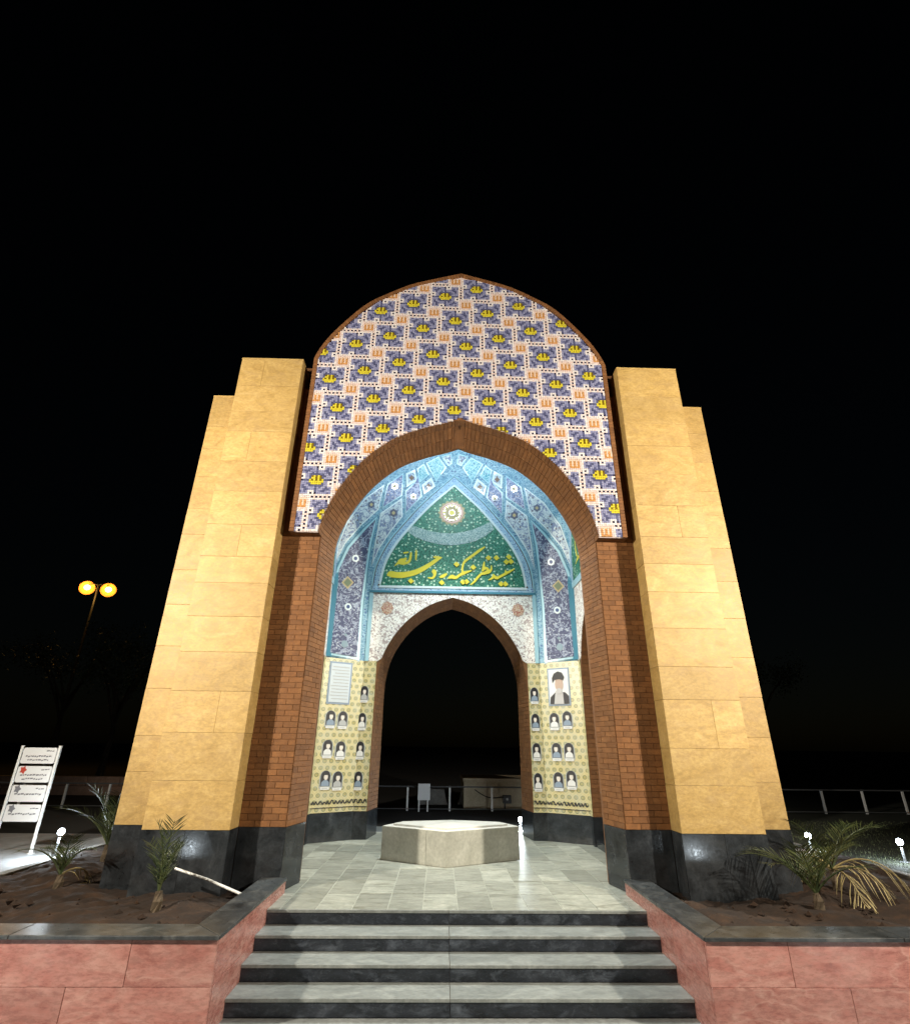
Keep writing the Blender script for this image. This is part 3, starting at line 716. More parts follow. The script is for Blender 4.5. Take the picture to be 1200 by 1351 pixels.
for (x, y) in ((542.5, 631), (565, 642)): spot(x, y, 3.6, 'brown_tile', [glaze('glaze_brown', (.30, .19, .14)), white_rim], 4, 0, .027)

# --- back wall: lunette, spandrels, lettering
def flat(poly, name, mat, d, parent=backw, back=.0, rim=None):
    mb = MB(); mb.prism(poly, lambda a, b, dd: (a, YB-dd, b), d, back, 0, r=.5); o = mb.build(name, mat, parent); return o
LF = [(1.62, 4.19), (1.56, 4.72), (1.36, 5.2), (1.07, 5.62), (.62, 6.17), (0, 6.78)]
LG = [(1.43, 4.30), (1.35, 4.74), (1.175, 5.13), (.905, 5.52), (.50, 6.02), (0, 6.51)]
def ring(o_, i_, name, mat, d, parent=backw):
    o_, i_ = spline(o_, 4), spline(i_, 4); mb = MB()
    for s in (-1, 1):
        for a, b, c, e in zip(o_, o_[1:], i_, i_[1:]):
            mb.raised([(s*a[0], YB, a[1]), (s*c[0], YB, c[1]), (s*e[0], YB, e[1]), (s*b[0], YB, b[1])], d, toward=(0, 0, 4), r=.5)
    return mb.build(name, mat, parent)
ring(LF, [(x*.985, z-.02) for x, z in LF], 'lunette_edge', sky_rim, .030)
ring([(x*.975, z-.03) for x, z in LF], [(x*1.025, z+.05) for x, z in LG], 'lunette_frame', a_frame, .022)
ring([(x*1.025, z+.05) for x, z in LG], LG, 'lunette_bead', white_rim, .034)
LGs = spline(LG, 4); poly = [(-x, z) for x, z in LGs][:-1]+LGs[::-1]
flat(poly, 'green_lunette', a_green, .014)
mbx = MB(); mbx.box(-1.60, 1.60, YB-.030, YB, 4.21, 4.30); mbx.build('lunette_sill', a_frame, backw)
mbx = MB(); mbx.box(-1.46, 1.46, YB-.040, YB-.0305, 4.262, 4.305); mbx.build('lunette_sill_bead', white_rim, backw)
mbx = MB(); mbx.box(-1.63, 1.63, YB-.036, YB, 4.165, 4.2085); mbx.build('string_course', teal_rim, backw)
# spandrels
BOs = resample(BO, 16)
for s in (-1, 1):
    pts = [(s*x, z) for x, z in BOs if z > 2.86]
    poly = [(s*1.39, 2.86)]+pts+[(0, 4.163), (s*1.555, 4.163), (s*1.555, 2.86)]
    if s > 0: poly = poly[::-1]
    sp_ = flat(poly, 'white_spandrel', a_white, .012)
    mb = MB(); c = (s*1.27, 3.86)
    mb.prism([(c[0]+.115*math.cos(k*math.pi/8)*(1+.08*(-1)**k), c[1]+.125*math.sin(k*math.pi/8)*(1+.08*(-1)**k)) for k in range(16)], lambda a, b, d: (a, YB-d, b), .018, .0, r=.3)
    mb.build('red_rosette', arabesque('tile_red_rosette_%d' % (s+1), (.36, .10, .07), (.60, .46, .36), (.62, .50, .30), 18), sp_)
    mb = MB(); a, b = sorted((s*1.557, s*1.628)); mb.box(a, b, YB-.028, YB, 2.86, 4.163); mb.build('corner_strip', sky_rim, backw)
# bands and medallion on the lunette
def on_lun(px, py): p = on_plane(px, py, (0, YB, 0), (0, 1, 0)); return p[0], p[2]
up = [(540, 692), (552, 696.5), (566, 701), (581, 703.5), (595, 704.2), (610, 702.5), (624, 699), (637, 693.5), (648, 688)]
lo = [(536, 701), (547, 708.5), (560.5, 714), (578, 718.5), (595, 720), (612, 718), (627.6, 714), (640, 707.5), (651, 699)]
mb = MB()
for k in range(len(up)-1):
    q = [on_lun(*up[k]), on_lun(*up[k+1]), on_lun(*lo[k+1]), on_lun(*lo[k])]
    mb.raised([(a, YB-.0142, b) for a, b in q], .006, toward=(0, 0, 4), r=.5)
mb.build('silver_band', a_band, backw)
mx, mz = on_lun(596, 677)
md = MB()
def disc(r0, r1, d, m, k=32, wob=0.0):
    for i in range(k):
        a0, a1 = 2*math.pi*i/k, 2*math.pi*(i+1)/k; R0 = r1*(1+wob*(-1)**i); R1 = r1*(1+wob*(-1)**(i+1))
        md.face([(mx+r0*math.cos(a0), YB-d, mz+r0*math.sin(a0)), (mx+R0*math.cos(a0), YB-d, mz+R0*math.sin(a0)), (mx+R1*math.cos(a1), YB-d, mz+R1*math.sin(a1)), (mx+r0*math.cos(a1), YB-d, mz+r0*math.sin(a1))], m)
disc(.0, .275, .018, 0, 32, .07); disc(.20, .235, .0205, 1); disc(.0, .19, .0205, 2); disc(.07, .15, .023, 0, 20, .10); disc(.0, .055, .0255, 3)
for i in range(16):
    a = i*math.pi/8; 
    md.face([(mx+.165*math.cos(a-.09), YB-.0255, mz+.165*math.sin(a-.09)), (mx+.195*math.cos(a), YB-.0255, mz+.195*math.sin(a)), (mx+.165*math.cos(a+.09), YB-.0255, mz+.165*math.sin(a+.09)), (mx+.135*math.cos(a), YB-.0255, mz+.135*math.sin(a))], 3)
md.build('sun_medallion', [cream, rust, glaze('glaze_gold_brown', (.45, .28, .08)), gold], backw)
# calligraphy
def stroke(mb, pts, mapf, d0, d1, m=0, n=4):
    """ribbon of changing width; pts (x, y, width) in the traced drawing; mapf -> (a, z) on the panel"""
    s = spline(pts, n) if len(pts) > 2 else pts
    L, R = [], []
    for i, p in enumerate(s):
        a, b = s[max(i-1, 0)], s[min(i+1, len(s)-1)]; t = np.array([b[0]-a[0], b[1]-a[1]], float); t /= np.linalg.norm(t)+1e-9; nn = np.array([-t[1], t[0]])*max(p[2]*1.3, 3)/2
        L.append(mapf(p[0]+nn[0], p[1]+nn[1])); R.append(mapf(p[0]-nn[0], p[1]-nn[1]))
    for i in range(len(L)-1):
        q = [L[i], L[i+1], R[i+1], R[i]]; mb.raised([d0(*p) for p in q], d1, m, r=.3, toward=(0, 0, 3))
def diamond(mb, x, y, r, mapf, d0, d1, m=0):
    mb.raised([d0(*mapf(x+a*r, y+b*r)) for a, b in ((1.1, .1), (0, 1), (-1.1, -.1), (0, -1))], d1, m, r=.3, toward=(0, 0, 3))
A = lambda x, y: on_lun(480+x*.1, 720+y*.1)
B = lambda x, y: on_lun(590+x*.1, 710+y*.1)
D0 = lambda a, z: (a, YB-.014, z)
cal = MB()
for f, ss in ((A, [
    [(1030, 158, 6), (960, 190, 32), (880, 245, 40), (800, 295, 46), (700, 345, 52), (600, 375, 56), (500, 390, 60), (420, 388, 58), (350, 378, 62), (305, 395, 12)],
    [(1030, 160, 6), (970, 158, 26), (915, 152, 14)],
    [(900, 330, 30), (928, 350, 44), (930, 395, 26), (900, 430, 22), (840, 425, 8)],
    [(995, 420, 14), (1040, 405, 34), (1095, 372, 16)],
    [(690, 65, 16), (688, 130, 20), (684, 195, 12)], [(622, 92, 18), (615, 150, 24), (598, 205, 26), (560, 232, 26), (505, 236, 28), (450, 232, 22), (408, 270, 8)],
    [(560, 165, 18), (530, 195, 40), (490, 205, 46), (450, 222, 24)], [(520, 100, 12), (555, 96, 16), (590, 90, 10)],
    [(1120, 435, 14), (1160, 415, 36), (1200, 432, 26)]]), (B, [
    [(10, 535, 16), (60, 510, 36), (110, 525, 30), (160, 492, 26), (210, 468, 32), (260, 450, 24), (320, 432, 12)],
    [(205, 470, 26), (195, 410, 20), (215, 330, 22), (250, 292, 26), (330, 235, 26), (420, 168, 26), (495, 118, 10)],
    [(485, 315, 10), (478, 370, 24), (466, 430, 22)], [(455, 440, 16), (500, 400, 26), (535, 425, 26), (495, 465, 30), (450, 475, 24), (400, 522, 24), (350, 582, 20), (300, 622, 8)],
    [(500, 468, 20), (545, 455, 26), (575, 420, 22), (578, 365, 10)],
    [(885, 408, 8), (820, 445, 22), (770, 470, 26), (700, 508, 24), (650, 530, 30), (610, 512, 30), (585, 535, 20), (540, 558, 8)],
    [(762, 425, 10), (770, 470, 22)], [(600, 480, 12), (625, 520, 26)]])):
    for p in ss: nst = globals().get('nst', 0)+1; stroke(cal, p, f, D0, .006+.0006*nst)
for f, x, y in ((A, 1025, 492), (A, 620, 470), (B, 340, 390), (B, 205, 586), (B, 252, 580), (B, 120, 352), (B, 540, 266), (B, 645, 266), (B, 808, 252), (B, 775, 320), (B, 836, 315), (B, 705, 610), (B, 762, 610)):
    diamond(cal, x, y, 36, f, D0, .0195)
cal.build('calligraphy', gold, backw)

# side walls: green lunette with its frame, white spandrel
for s, wl in zip((-1, 1), sides):
    def prof(k, sc=1.0):
        out = []
        for z in np.linspace(4.19, 6.9, 16):
            v = rho(z)**2-(HX/AX)**2; out.append((BX*math.sqrt(v) if v > 0 else 0.0, float(z)))
            if v <= 0: break
        return [(a*sc, 4.19+(z-4.19)*k) for a, z in out]
    po, pg = prof(1), prof(.86, .85)
    for nm, o_, i_, d, mt in (('lunette_frame', po, [(a, z+.10) for a, z in pg], .022, a_frame),):
        mb = MB()
        for e in (-1, 1):
            for a, b, c, g in zip(o_, o_[1:], i_, i_[1:]):
                mb.raised([(s*HX, YC+e*a[0], a[1]), (s*HX, YC+e*c[0], c[1]), (s*HX, YC+e*g[0], g[1]), (s*HX, YC+e*b[0], b[1])], d, toward=(0, YC, 5), r=.5)
        mb.build(nm, mt, wl)
    pg2 = [(a, z+.10) for a, z in pg]
    poly = [(-a, z) for a, z in pg2]+pg2[::-1]
    mb = MB(); mb.raised([(s*HX, YC+a, z) for a, z in poly], .012, toward=(0, YC, 5), r=.5); gl = mb.build('green_lunette', a_green, wl)
    mb = MB(); mb.box(*sorted((s*(HX-.03), s*HX)), YC-1.03, YC+1.03, 4.165, 4.285); mb.build('lunette_sill', sky_rim, wl)
    cm = MB(); f = lambda x, y: (YC+(x-500)/620*s*-1, 4.45+(-y)/620)
    d0 = lambda a, z: (s*(HX-.012), a, z)
    for p in ([(120, -60, 8), (220, -90, 34), (330, -110, 30), (430, -200, 10)], [(160, -330, 10), (180, -200, 30), (210, -120, 20)], [(300, -400, 10), (420, -300, 26), (560, -160, 34), (700, -90, 20)], [(600, -330, 8), (720, -210, 30), (900, -150, 12)], [(820, -300, 8), (840, -180, 26), (880, -90, 20)]):
        s_ = spline(p, 4); 
        for i in range(len(s_)-1):
            a, b = s_[i], s_[i+1]; t = np.array([b[0]-a[0], b[1]-a[1]], float); t /= np.linalg.norm(t)+1e-9; nn = np.array([-t[1], t[0]])*max(a[2], 6)/2
            cm.raised([d0(*f(a[0]+nn[0], a[1]+nn[1])), d0(*f(b[0]+nn[0], b[1]+nn[1])), d0(*f(b[0]-nn[0], b[1]-nn[1])), d0(*f(a[0]-nn[0], a[1]-nn[1]))], .006, toward=(0, YC, 4), r=.3)
    cm.build('calligraphy', gold, wl)
    for e in (-1, 1):
        pts = [(e*x, z) for x, z in SO_ if z > 2.86]
        mb = MB(); poly = [(e*.898, 2.86)]+pts+[(0, 4.16), (e*1.02, 4.16), (e*1.02, 2.86)]
        mb.raised([(s*HX, YC+a, z) for a, z in poly], .012, toward=(0, YC, 3), r=.5); mb.build('white_spandrel', a_white, wl)

# --- mosaic of square glazed tiles on the front
CELL = .0286; p0 = on_plane(599, 541.7, (0, YT, 0), (0, 1, 0)); OX, OZ = p0[0], p0[2]
zz_in = np.array([q[1] for q in OPEN]); xx_in = np.array([q[0] for q in OPEN])
zz_o = np.array([4.0]+[q[1] for q in OUT]); xx_o = np.array([2.25]+[q[0] for q in OUT])
def tile_ok(x, z):
    if z < 4.005: return False
    xo = np.interp(z, zz_o, xx_o); t = .062 if z < 6.9 else .062+(z-6.9)*.05
    if z > 8.62 or abs(x) > xo-t-.004 : return False
    if z < 5.835 and abs(x) < np.interp(z, zz_in, xx_in)+.012: return False
    return True
BLU, NAV, WHT, PNK, YEL, OLV, ORG, PCH, MAR, GRN = range(10)
mos_mats = [g_blue, g_navy, g_white, g_pink, g_yellow, g_olive, g_orange, g_peach, g_maroon, g_green]
def medal(u, v):
    if abs(u) <= 2 and -2 <= v <= 2 or (abs(u) == 3 and v in (-1, 0)):
        if (u, v) in ((0, 1), (0, 0), (2, 0), (2, 1), (-2, 0), (0, 2), (2, 2), (-2, 2)): return OLV
        return YEL
    if abs(u) <= 3 and abs(v) <= 3: return GRN
    for _ in range(4):
        if v > 0 and -v < u <= v: break
        u, v = v, -u
    if v == 8: return PNK if u in (0, 6, -2, -6) else WHT
    if (u, v) in ((1, 7), (1, 6), (2, 6), (3, 6), (3, 7)): return WHT
    if (u, v) in ((2, 7), (0, 7)): return NAV
    if u == 0 and v in (4, 5, 6): return GRN
    if (u, v) in ((-4, 5), (-4, 6), (-3, 6), (5, 5), (5, 6), (4, 5), (-6, 7), (-2, 4)): return GRN
    return BLU
def block(u, v):
    if abs(u) <= 2 and -2 <= v <= 1:
        return ORG if (v == -2 or u in (-2, 0, 2)) else PCH
    return PCH if max(abs(u), abs(v)) < 3 else PNK
def gapc(i, j): return NAV if (i+j) % 2 == 0 else PNK
owners = {}
for i in range(-90, 91):
    for j in range(-75, 92):
        x, z = OX+i*CELL, OZ+j*CELL
        if not tile_ok(x, z): continue
        k0, l0 = round((18*i+6*j)/360), round((-6*i+18*j)/360); best = None
        for k in (k0-1, k0, k0+1):
            for l in (l0-1, l0, l0+1):
                du, dv = i-(18*k-6*l), j-(6*k+18*l); d = max(abs(du), abs(dv))
                if best is None or d < best[0]: best = (d, k, l, du, dv)
        d, k, l, du, dv = best
        if d <= 8: owners.setdefault(('m', k, l), []).append((du, dv, medal(du, dv))); continue
        done = False
        for k in (k0-1, k0, k0+1):
            for l in (l0-1, l0, l0+1):
                bu, bv = i-(18*k-6*l+6), j-(6*k+18*l+12)
                if max(abs(bu), abs(bv)) <= 3: owners.setdefault(('o', k, l), []).append((bu, bv, block(bu, bv))); done = True; break
            if done: break
        if not done: owners.setdefault(('g', 0, 0), []).append((i, j, gapc(i, j)))
def cells(lst):
    mb = MB(); h = CELL/2-.0016
    for u, v, c in lst:
        rz = random.random(); d = -.010-random.uniform(0, .003) - (.003 if c in (YEL, ORG) else 0); x, z = u*CELL, v*CELL
        mb.box(x-h, x+h, d, .012, z-h, z+h, c, rz, skip='+y')
    return mb
full_m = full_o = None
for (typ, k, l), lst in owners.items():
    if typ == 'g':
        o = cells(lst).build('mosaic_ground', mos_mats, panel, loc=(OX, YT, OZ)); tag(o, kind='stuff'); continue
    if typ == 'm': ci, cj, full, nm = 18*k-6*l, 6*k+18*l, 289, 'blue_mosaic_star'
    else: ci, cj, full, nm = 18*k-6*l+6, 6*k+18*l+12, 49, 'orange_mosaic_square'
    loc = (OX+ci*CELL, YT, OZ+cj*CELL)
    if len(lst) == full:
        if typ == 'm':
            full_m = full_m or cells(lst).mesh(nm, mos_mats); me = full_m
        else:
            full_o = full_o or cells(lst).mesh(nm, mos_mats); me = full_o
        link(nm, me, panel, loc)
    else: cells(lst).build(nm, mos_mats, panel, loc=loc)

# --- portraits, text plate and inscription on the yellow tile
plain_surround = plain('print_surround', (.40, .43, .42), .5)
def facet(s, kind):
    if kind == 'c': a, u, n, L = chframe(s); return a, u, n
    return np.array([s*1.405, YB-.008, 0]), np.array([float(s), 0, 0]), np.array([0, -1.0, 0])
def portrait(px, py, s, kind, wd=.165, ht=.235, var=0):
    a, u, n = facet(s, kind); p = on_plane(px, py, a, n)
    ux = np.array([1.0, 0, 0]); ux = u*(1 if u[0] > 0 else -1)
    mp = lambda x, z, d: tuple(p+ux*x+n*d+np.array([0, 0, z]))
    mb = MB(); W, H = wd/2, ht/2; rg = random.Random(int(px*7+py))
    arch = [(-W, -H), (W, -H), (W, H*.35), (W*.8, H*.72), (W*.4, H*.94), (0, H), (-W*.4, H*.94), (-W*.8, H*.72), (-W, H*.35)]
    mb.prism([(x*1.22, z*1.12-.012) for x, z in arch], mp, .004, 0, 1)                 # pale surround
    mb.prism(arch, mp, .008, 0, 0)                                                     # dark photograph
    gar = rg.choice((2, 2, 3, 4)); tilt = rg.uniform(-.008, .008)
    sh = [(-W*.86, -H*.98), (W*.86, -H*.98), (W*.8, -H*.5), (W*.35, -H*.24), (-W*.35, -H*.24), (-W*.8, -H*.5)]
    mb.prism(sh, mp, .010, 0, gar)
    head = [(tilt+W*.42*math.cos(k*math.pi/6), H*.16+H*.40*math.sin(k*math.pi/6)) for k in range(12)]
    mb.prism(head, mp, .012, 0, 6)
    hair = [(tilt+W*.44*math.cos(k*math.pi/8), H*.36+H*.28*math.sin(k*math.pi/8)) for k in range(9)]+[(tilt-W*.3, H*.42), (tilt+W*.3, H*.42)]
    mb.prism(hair, mp, .0135, 0, 0)
    mb.box(0, 0, 0, 0, 0, 0) if False else None
    mb.prism([(-W*.95, -H*1.02-.05), (W*.95, -H*1.02-.05), (W*.95, -H*1.02-.008), (-W*.95, -H*1.02-.008)], mp, .010, 0, 2)
    mb.prism([(-W*.6, -H*1.02-.033), (W*.6, -H*1.02-.033), (W*.6, -H*1.02-.025), (-W*.6, -H*1.02-.025)], mp, .0115, 0, 3)
    return mb.build('portrait_plate', [print_dark, plain_surround, print_white, print_grey, print_blue, print_olive, skin_a], mon)
for px, py in ((436, 947), (452, 948), (432, 986), (449, 988), (429, 1027), (445, 1028)): portrait(px, py, -1, 'c', .165)
for px, py in ((480.5, 914), (477.5, 950), (475, 988), (472.5, 1028)): portrait(px, py, -1, 'p', .135)
for px, py in ((731, 950), (748, 948), (734, 990), (750.5, 990), (736.5, 1029), (753.5, 1027)): portrait(px, py, 1, 'c', .165)
for px, py in ((704.5, 916), (706, 951), (707.5, 990), (709.5, 1030)): portrait(px, py, 1, 'p', .135)
def plate(px, py, s, W, H):
    a, u, n = facet(s, 'c'); p = on_plane(px, py, a, n); ux = u*(1 if u[0] > 0 else -1)
    return (lambda x, z, d: tuple(p+ux*x+n*d+np.array([0, 0, z])))
mp = plate(448, 901, -1, 0, 0); mb = MB(); W, H = .19, .33
mb.prism([(-W-.03, -H-.03), (W+.03, -H-.03), (W+.03, H+.03), (-W-.03, H+.03)], mp, .006, 0, 0); mb.prism([(-W, -H), (W, -H), (W, H), (-W, H)], mp, .011, 0, 1)
for k in range(11):
    z = H-.06-k*.054; l = random.uniform(.55, .9)*W; mb.prism([(-l, z-.007), (W*.88, z-.007), (W*.88, z+.007), (-l, z+.007)], mp, .013, 0, 2)
mb.build('text_plate', [print_blue, plain('plate_paper', (.52, .58, .62), .4), print_grey], mon)
mp = plate(737, 906, 1, 0, 0); mb = MB(); W, H = .185, .30
mb.prism([(-W-.025, -H-.025), (W+.025, -H-.025), (W+.025, H+.025), (-W-.025, H+.025)], mp, .006, 0, 0); mb.prism([(-W, -H), (W, -H), (W, H), (-W, H)], mp, .011, 0, 1)
mb.prism([(-W*.98, -H*.99), (W*.98, -H*.99), (W*.98, -H*.55), (W*.6, -H*.33), (-W*.4, -H*.33), (-W*.9, -H*.6)], mp, .013, 0, 2)
mb.prism([(-W*.55, -H*.99), (W*.45, -H*.99), (W*.4, -H*.35), (W*.1, -H*.1), (-W*.35, -H*.25)], mp, .015, 0, 4)
mb.prism([(W*.05+W*.42*math.cos(k*math.pi/8), H*.12+H*.40*math.sin(k*math.pi/8)) for k in range(16)], mp, .017, 0, 3)
mb.prism([(W*.03+W*.30*math.cos(k*math.pi/8), -H*.26+H*.17*math.sin(k*math.pi/8)) for k in range(16)], mp, .019, 0, 4)
mb.prism([(-W*.62, H*.22), (-W*.4, H*.40), (W*.1, H*.42), (W*.5, H*.36), (W*.62, H*.55), (W*.4, H*.80), (W*.0, H*.88), (-W*.42, H*.76), (-W*.64, H*.5)], mp, .021, 0, 2)
mb.build('large_portrait', [print_blue, print_white, print_dark, plain('print_skin', (.50, .36, .28), .5), plain('print_beard', (.50, .48, .47), .5)], mon)
for s in (-1, 1):                       # black scroll inscription along the bottom of the tile
    rg = random.Random(3+s)
    for kind, L in (('c', .765), ('p', .22)):
        a, u, n = facet(s, kind); mb = MB(); d0 = lambda x, z: tuple(a+u*x+n*.001+np.array([0, 0, z]))
        x = .01
        while x < L-.05:
            h = rg.uniform(.015, .04); ln = rg.uniform(.04, .09)
            pts = [(x, .55+rg.uniform(-.01, .02), .008), (x+ln*.4, .55+h, .022), (x+ln*.8, .535, .02), (x+ln*1.2, .56, .008)]
            sp = spline(pts, 3)
            for i in range(len(sp)-1):
                p, q = sp[i], sp[i+1]; t = np.array([q[0]-p[0], q[1]-p[1]], float); t /= np.linalg.norm(t)+1e-9; nn = np.array([-t[1], t[0]])*p[2]/2
                mb.raised([d0(p[0]+nn[0], p[1]+nn[1]), d0(q[0]+nn[0], q[1]+nn[1]), d0(q[0]-nn[0], q[1]-nn[1]), d0(p[0]-nn[0], p[1]-nn[1])], .004, toward=(0, 0, 1))
            x += ln
        mb.raised([d0(0.005, .475), d0(L-.005, .475), d0(L-.005, .486), d0(.005, .486)], .004, toward=(0, 0, 1))
        mb.build('inscription_strip', black_ink, mon)

for s in (-1, 1):
    mb = MB(); mb.box(*sorted((s*2.275, s*3.0)), YC-.85, YC+.85, -.2, .10); mb.build('threshold_slab', granite, mon, bevel=.004)
# roof over the vault
rb = MB(); rb.box(-1.3, 1.3, 1.4, YB-.2, 7.92, 7.98); rb.build('roof_slab', mortar, mon)
# lamp hung under the crown of the vault
lamp = empty('pendant_lamp', (0, 2.25, 6.95), 'white globe lamp hanging under the crown of the tiled vault', 'lamp')
mb = MB(); mb.lathe([(.02, -.16), (.10, -.13), (.15, -.05), (.16, 0), (.15, .06), (.09, .13), (.03, .16)], 20); mb.build('globe', led_glass, lamp, smooth=True, loc=(0, 2.25, 6.95))
mb = MB(); mb.tube([(0, 2.25, 7.10), (0, 2.25, 7.9)], .012); mb.build('rod', grey_metal, lamp)
pl = bpy.data.lights.new('pendant_light', 'POINT'); pl.energy = 130; pl.color = (.86, .97, 1.0); pl.shadow_soft_size = .22
po_ = bpy.data.objects.new('pendant_light', pl); COL.objects.link(po_); po_.location = (0, 2.25, 6.70); adopt(po_, lamp)
pl2 = bpy.data.lights.new('pendant_downlight', 'SPOT'); pl2.energy = 1900; pl2.color = (.95, 1.0, .95); pl2.shadow_soft_size = .2; pl2.spot_size = math.radians(96); pl2.spot_blend = 1.0
po2_ = bpy.data.objects.new('pendant_downlight', pl2); COL.objects.link(po2_); po2_.location = (0, 2.25, 6.72); adopt(po2_, lamp)

# ------------------------------------------------------------------ hexagonal stone bench
bench = empty('hexagonal_bench', (-.03, 2.45, 0), 'low hexagonal stone block with pale polished top on the pavilion floor', 'bench')
hexp = [(-.10, 1.90), (.93, 2.46), (.82, 2.70), (.0, 2.92), (-.84, 2.68), (-.98, 2.42)]
for k in range(6):
    a, b = np.array(hexp[k]), np.array(hexp[(k+1) % 6])
    for u0, u1 in ((0, .7), (.703, 1)):
        p, q = a+(b-a)*u0, a+(b-a)*u1; c = np.array([-.03, 2.45]); sh = lambda v, d: v+(c-v)/np.linalg.norm(c-v)*d
        mb = MB(); poly = [p, q, sh(q, .05), sh(p, .05)]
        mb.prism([tuple(v) for v in poly], lambda x, y, d: (x, y, d), .40, 0.001, back=True); mb.build('side_slab', bench_stone, bench, bevel=.004)
mb = MB(); mb.prism([(-.03+(x+.03)*.985, 2.45+(y-2.45)*.985) for x, y in hexp], lambda x, y, d: (x, y, d), .405, .30); mb.build('top_slab', bench_top, bench, bevel=.006)
mb = MB(); mb.prism([(-.03+(x+.03)*.84, 2.45+(y-2.45)*.84) for x, y in hexp], lambda x, y, d: (x, y, d), .432, .405); mb.build('upper_slab', bench_top, bench, bevel=.006)

# ------------------------------------------------------------------ lamps in the place
def ground_lamp(x, y, z, label, power, h=.36, aim=0.0, lens=led_white):
    root = empty('garden_spotlight', (x, y, z), label, 'lamp', 'white garden spotlights', rz=aim)
    mb = MB(); mb.lathe([(.07, 0), (.07, .015), (.02, .02), (.017, h-.07)], 12); mb.build('post', grey_metal, root, keep_world=False)
    mb = MB(); mb.lathe([(.02, -.07), (.044, -.05), (.050, .02), (.047, .026)], 16); hs = mb.build('housing', dark_metal, root, keep_world=False); hs.location = (0, 0, h); hs.rotation_euler = (math.radians(90), 0, 0)
    mb = MB(); mb.lathe([(.042, .0), (.038, .01), (.024, .018), (.004, .022)], 16); le = mb.build('lens', lens, root, smooth=True, keep_world=False); le.location = (0, -.025, h); le.rotation_euler = (math.radians(90), 0, 0)
    l = bpy.data.lights.new('spot_light', 'POINT'); l.energy = power; l.color = (.82, .93, 1.0); l.shadow_soft_size = .05
    o = bpy.data.objects.new('spot_light', l); COL.objects.link(o); o.parent = root; o.location = (0, -.11, h-.01)
    return root
ground_lamp(-5.55, 2.75, TERR, 'bright white garden spotlight on short post beside the sign board', 60, .32, math.radians(35))
ground_lamp(5.42, 3.1, TERR, 'bright white garden spotlight behind the drooping dry palm', 16, .29, math.radians(-35))
ground_lamp(6.55, 2.75, TERR, 'bright white garden spotlight on the turf beyond the planter kerb', 26, .27, math.radians(-40))
ground_lamp(1.42, 5.9, TERR, 'small white spotlight behind the hexagonal bench by the rear arch', 200, .17, 0)
# front plaza spotlights, seen mirrored in the granite
def floodlight(x, y, z, target, label, power, col, size=125, blend=.6, post=4.8):
    root = empty('floodlight_pole', (x, y, z), label, 'floodlight', 'floodlights facing the arch')
    d = (Vector(target)-Vector((x, y, z+post))).normalized(); yaw = math.atan2(d.x, d.y)
    mb = MB(); mb.lathe([(.10, 0), (.10, .02), (.04, .03), (.035, post-.1)], 14, c=(x, y, z)); mb.build('pole', grey_metal, root)
    hd = MB(); hd.box(-.16, .16, -.05, .05, -.12, .12); h = hd.build('housing', dark_metal, root, bevel=.01, keep_world=False); h.location = (0, 0, post); h.rotation_euler = (math.asin(d.z), 0, -yaw)
    ln = MB(); ln.box(-.14, .14, .0505, .056, -.10, .10); g = ln.build('lens', flood_glass, root, keep_world=False); g.location = (0, 0, post); g.rotation_euler = h.rotation_euler
    l = bpy.data.lights.new('flood_light', 'SPOT'); l.energy = power; l.color = col; l.spot_size = math.radians(size); l.spot_blend = blend; l.shadow_soft_size = .12
    o = bpy.data.objects.new('flood_light', l); COL.objects.link(o); o.location = Vector((x, y, z+post))+d*.09; o.rotation_euler = d.to_track_quat('-Z', 'Y').to_euler(); adopt(o, root)
WARM = (1.0, .90, .74)
floodlight(-6.7, -4.5, GROUND, (-2.2, .3, 3.6), 'grey floodlight pole standing off the sign board side of the plaza', 3550, WARM)
floodlight(6.7, -4.5, GROUND, (2.2, .3, 3.6), 'grey floodlight pole standing off the dry palm side of the plaza', 3550, WARM)
def plaza_spot(x, y, label, power):
    ground_lamp(x, y, GROUND, label, power, .30, math.radians(180))
plaza_spot(-4.3, -3.7, 'low white spotlight on the plaza facing the sign side pillar', 10)
plaza_spot(4.1, -3.6, 'low white spotlight on the plaza facing the palm side pillar', 10)
